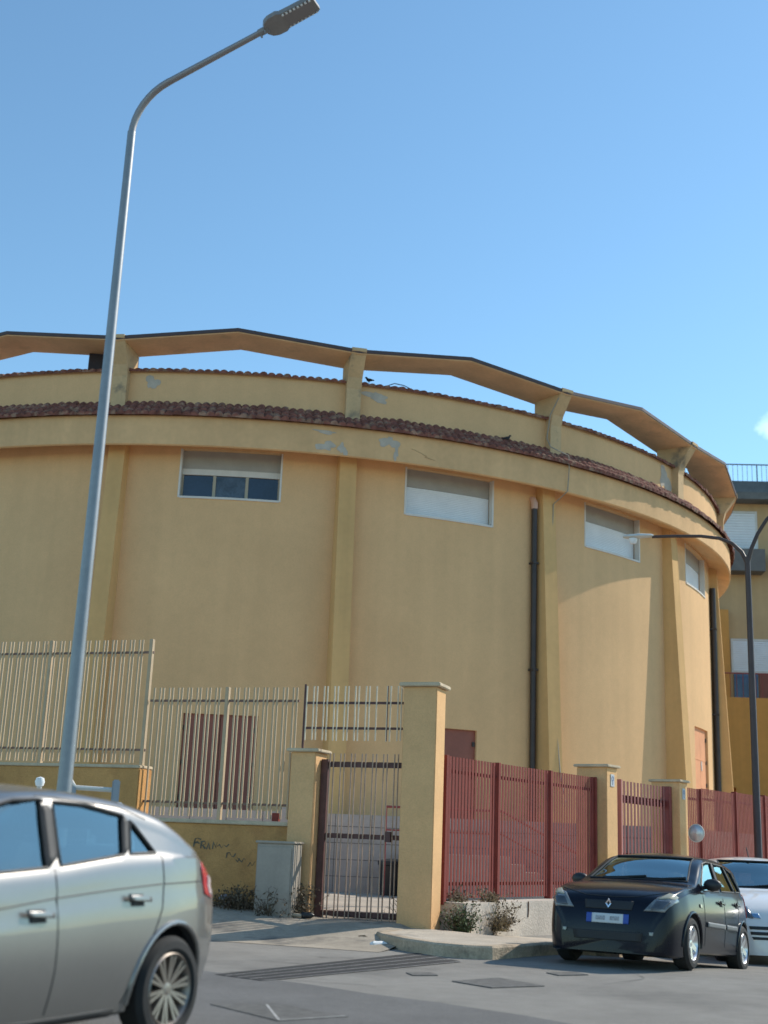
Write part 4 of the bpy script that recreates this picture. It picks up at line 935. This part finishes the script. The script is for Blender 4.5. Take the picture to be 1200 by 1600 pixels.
# ------------------------------------------------------------------ street surface details
dg = thing('drain_grate', 'four dark parallel drainage slots across the street by the gate', 'drain', (0, 0, .004))
A0, A1 = Vector((-1.45, 12.7)), Vector((.62, 16.05)); B0, B1 = Vector((-.95, 12.3)), Vector((1.12, 15.1))
gm = MB(); pl_ = MB()
for i in range(4):
    t0, t1 = i / 4 + .0, i / 4 + .21
    q = [A0.lerp(B0, t0), A1.lerp(B1, t0), A1.lerp(B1, t1), A0.lerp(B0, t1)]
    gm.add([(p.x, p.y, .004) for p in q], [(0, 1, 2, 3)])
    q = [A0.lerp(B0, t1 + .003), A1.lerp(B1, t1 + .003), A1.lerp(B1, t1 + .025), A0.lerp(B0, t1 + .025)]
    pl_.add([(p.x, p.y, .006) for p in q], [(0, 1, 2, 3)])
gm.build('slot', grate_m, dg); pl_.build('slot_edge', pale_line, dg)
def plate(name, label, pts, m, z=.006):
    t = thing(name, label, 'manhole cover', (*pts[0], zroad(*pts[0])), 0)
    o = Vector(pts[0]); n = len(pts)
    MB().prism([(p[0] - o.x, p[1] - o.y) for p in pts], z - .004, z + .004).build('cover', m, t); return t
plate('manhole_cover', 'dark rectangular cover in the street in front of the kerb', [(.85, 12.95), (1.2, 12.5), (1.75, 12.85), (1.36, 13.45)], iron_m)
plate('manhole_cover', 'small speckled cover left of the dark rectangular cover', [(.42, 13.6), (.48, 13.35), (.74, 13.45), (.68, 13.7)], iron_m)
plate('manhole_cover', 'small dark cover in the street by the black car shadow', [(1.95, 14.2), (2.05, 13.95), (2.4, 14.15), (2.3, 14.4)], iron_m)
tri = plate('manhole_cover', 'cover outlined with worn white paint at the bottom of the photo', [(-1.22, 10.5), (-.62, 9.72), (-.12, 10.1), (-.72, 10.72)], iron_m)
lm = MB()
for (a, b) in (((-.78, 10.6), (-.62, 9.75)), ((-.62, 9.75), (-.14, 10.12))):
    a, b = Vector(a), Vector(b); t = (b - a).normalized(); nn = Vector((-t.y, t.x)) * .010
    o = Vector((-1.22, 10.5)); lm.add([(*(p - o), .0115) for p in (a + nn, b + nn, b - nn, a - nn)], [(0, 1, 2, 3)])
lm.build('painted_line', pale_line, tri)
# hairline cracks and a tar seam in the asphalt
ck = MB(); rnd = random.Random(11)
for (x, y, a, n_, st_, wd) in ((-.55, 15.0, .3, 7, .07, .012), (.1, 12.2, 1.9, 12, .16, .007), (-1.3, 14.3, -.2, 12, .2, .008), (2.4, 13.2, 1.0, 14, .2, .005)):
    pts = []; h_ = a
    for i in range(n_): pts.append((x, y)); h_ += rnd.gauss(0, .35); h_ = a + (h_ - a) * .8; x += st_ * math.cos(h_); y += st_ * math.sin(h_)
    vs = []
    for i, (px_, py_) in enumerate(pts):
        p0_ = Vector(pts[max(i - 1, 0)]); p1_ = Vector(pts[min(i + 1, n_ - 1)]); t = (p1_ - p0_).normalized(); ww_ = wd * rnd.uniform(.5, 1.4)
        vs += [(px_ - t.y * ww_, py_ + t.x * ww_, .008 + zroad(px_, py_)), (px_ + t.y * ww_, py_ - t.x * ww_, .008 + zroad(px_, py_))]
    ck.add(vs, [(2 * i, 2 * i + 1, 2 * i + 3, 2 * i + 2) for i in range(n_ - 1)])
tag(ck.build('road_cracks', mat('tar_crack', (.11, .104, .095), .85)), kind='structure')
# litter
rnd = random.Random(4)
def crumple(name, label, loc, sx, sy, sz, m):
    bm = bmesh.new(); bmesh.ops.create_icosphere(bm, subdivisions=2, radius=1)
    for v in bm.verts: v.co = Vector((v.co.x * sx, v.co.y * sy, max(v.co.z, -.4) * sz)) * rnd.uniform(.7, 1.2)
    me = bpy.data.meshes.new(name); bm.to_mesh(me); bm.free(); me.materials.append(m); o = bpy.data.objects.new(name, me); COL.objects.link(o); o.location = loc; o.rotation_euler = (0, 0, rnd.uniform(0, 6)); return tag(o, label, 'litter')
crumple('crumpled_paper', 'crumpled white paper lying in the gutter by the kerb corner', (.16, 16.72, .03), .13, .06, .05, paper_m)
crumple('dead_leaves', 'small heap of brown dead leaves in the gutter left of the paper', (-.03, 17.2, .05), .14, .09, .05, leafd_m)
x, y = lw(1.75, .36); lg = MB().tube([(-.16, 0, 0), (-.05, .01, .005), (.1, 0, 0), (.17, .01, .01)], [.022, .026, .024, .018], 8).build('wood_piece', wood_m); lg.location = (x, y, zdrive(1.75, .36) + .03); lg.rotation_euler = (0, 0, R(170)); tag(lg, 'short pale piece of wood on the ground left of the gate', 'wood')
x, y = lw(1.56, .3); bt = MB().lathe([(.01, -.09), (.045, -.08), (.045, .05), (.02, .09), (.01, .1)], 12, Matrix.Rotation(R(90), 4, 'Y')).build('dark_bottle', black_pl, smooth=True); bt.location = (x, y, zdrive(1.56, .3) + .05); tag(bt, 'dark bottle lying at the foot of the gate post', 'bottle')
crumple('white_bag', 'white plastic bag caught in the weeds by the gate', (*lw(1.87, .22), .48), .07, .05, .1, mat('bag_white', (.55, .52, .48), .7))
crumple('grey_rag', 'grey rag among the weeds left of the cabinet', (*lw(2.9, .25), .42), .1, .06, .05, mat('rag_grey', (.3, .31, .36), .8))

# ------------------------------------------------------------------ weeds
def weed(name, label, loc, n, h, spread, tm, lm_, leaves, seed, lean=(0, 0), wall=None, ls=.025):
    t = thing(name, label, 'plant', loc, 0); rnd = random.Random(seed); st = MB(); lv = MB()
    for i in range(n):
        p = Vector((rnd.gauss(0, spread * .45), rnd.gauss(0, spread * .3), 0)); d = Vector((rnd.gauss(0, .45) + lean[0], rnd.gauss(0, .35) + lean[1], 1)).normalized()
        hh = h * rnd.uniform(.35, 1.0); pts = [p]; k = 6
        for j in range(k):
            d = (d + Vector((rnd.gauss(0, .22), rnd.gauss(0, .22), -.06 * j * .5))).normalized(); pts.append(pts[-1] + d * hh / k)
        st.tube(pts, [.006 * (1 - .8 * j / k) for j in range(k + 1)], 4)
        for q in range(3):
            b0_ = pts[rnd.randint(2, k)]; d2 = Vector((rnd.gauss(0, 1), rnd.gauss(0, 1), rnd.uniform(0, 1))).normalized(); st.tube([b0_, b0_ + d2 * .09 * rnd.uniform(.5, 1.3)], [.003, .0012], 3)
        for q in range(leaves):
            b0_ = pts[rnd.randint(1, k)] + Vector((rnd.gauss(0, .03), rnd.gauss(0, .03), rnd.gauss(0, .03)))
            u = Vector((rnd.gauss(0, 1), rnd.gauss(0, 1), rnd.gauss(0, 1))).normalized(); v = u.orthogonal().normalized(); s_ = ls * rnd.uniform(.5, 1.4)
            lv.add([b0_, b0_ + u * s_ + v * s_ * .55, b0_ + u * 2 * s_, b0_ + u * s_ - v * s_ * .55], [(0, 1, 2, 3)])
    st.build('stems', tm, t)
    if leaves: lv.build('leaves', lm_, t, fix=False)
    return t
def lz(s, d): x, y = lw(s, d); return (x, y, zdrive(s, d) - .02)
weed('dry_bush', 'tangle of dry weeds between grey cabinet and gate post', lz(1.83, .22), 90, .62, .24, twig_m, leafd_m, 9, 1)
weed('dry_bush', 'low dark dry weeds at the left foot of the grey cabinet', lz(2.6, .35), 90, .4, .34, twig_m, leafd_m, 6, 2)
weed('dry_bush', 'sparse dry weeds at the wall foot right of the silver car', lz(3.25, .2), 70, .22, .5, twig_m, leafd_m, 6, 3)
weed('dry_bush', 'few dry stalks in front of the grey cabinet', lz(2.1, .52), 26, .45, .22, twig_m, leafd_m, 3, 12)
weed('dry_bush', 'thin dry twig growing inside the yard behind the gate', (*lw(.62, -1.0), .22), 7, .42, .08, twig_m, leafd_m, 2, 5)
p_ = rw(.1, -.36); weed('creeper', 'green creeper climbing at the foot of the tall pillar', (p_[0], p_[1], .1), 55, .5, .12, twig_m, leaf_m, 14, 6, (.05, -.05))
p_ = rw(.45, -.1); weed('creeper', 'straw coloured creeper on the wall ledge beside the green one', (p_[0], p_[1], .45), 30, .3, .2, twig2_m, leafd_m, 12, 16, (-.1, -.2))
p_ = rw(.98, -.5); weed('dry_bush', 'dry brown bush in front of the low white wall', (p_[0], p_[1], .1), 60, .52, .14, twig2_m, leafd_m, 11, 7, (0, -.1))
p_ = rw(1.02, -.3); weed('dry_bush', 'straw tuft on top of the low white wall', (p_[0], p_[1], .48), 26, .26, .18, twig2_m, leafd_m, 8, 8)
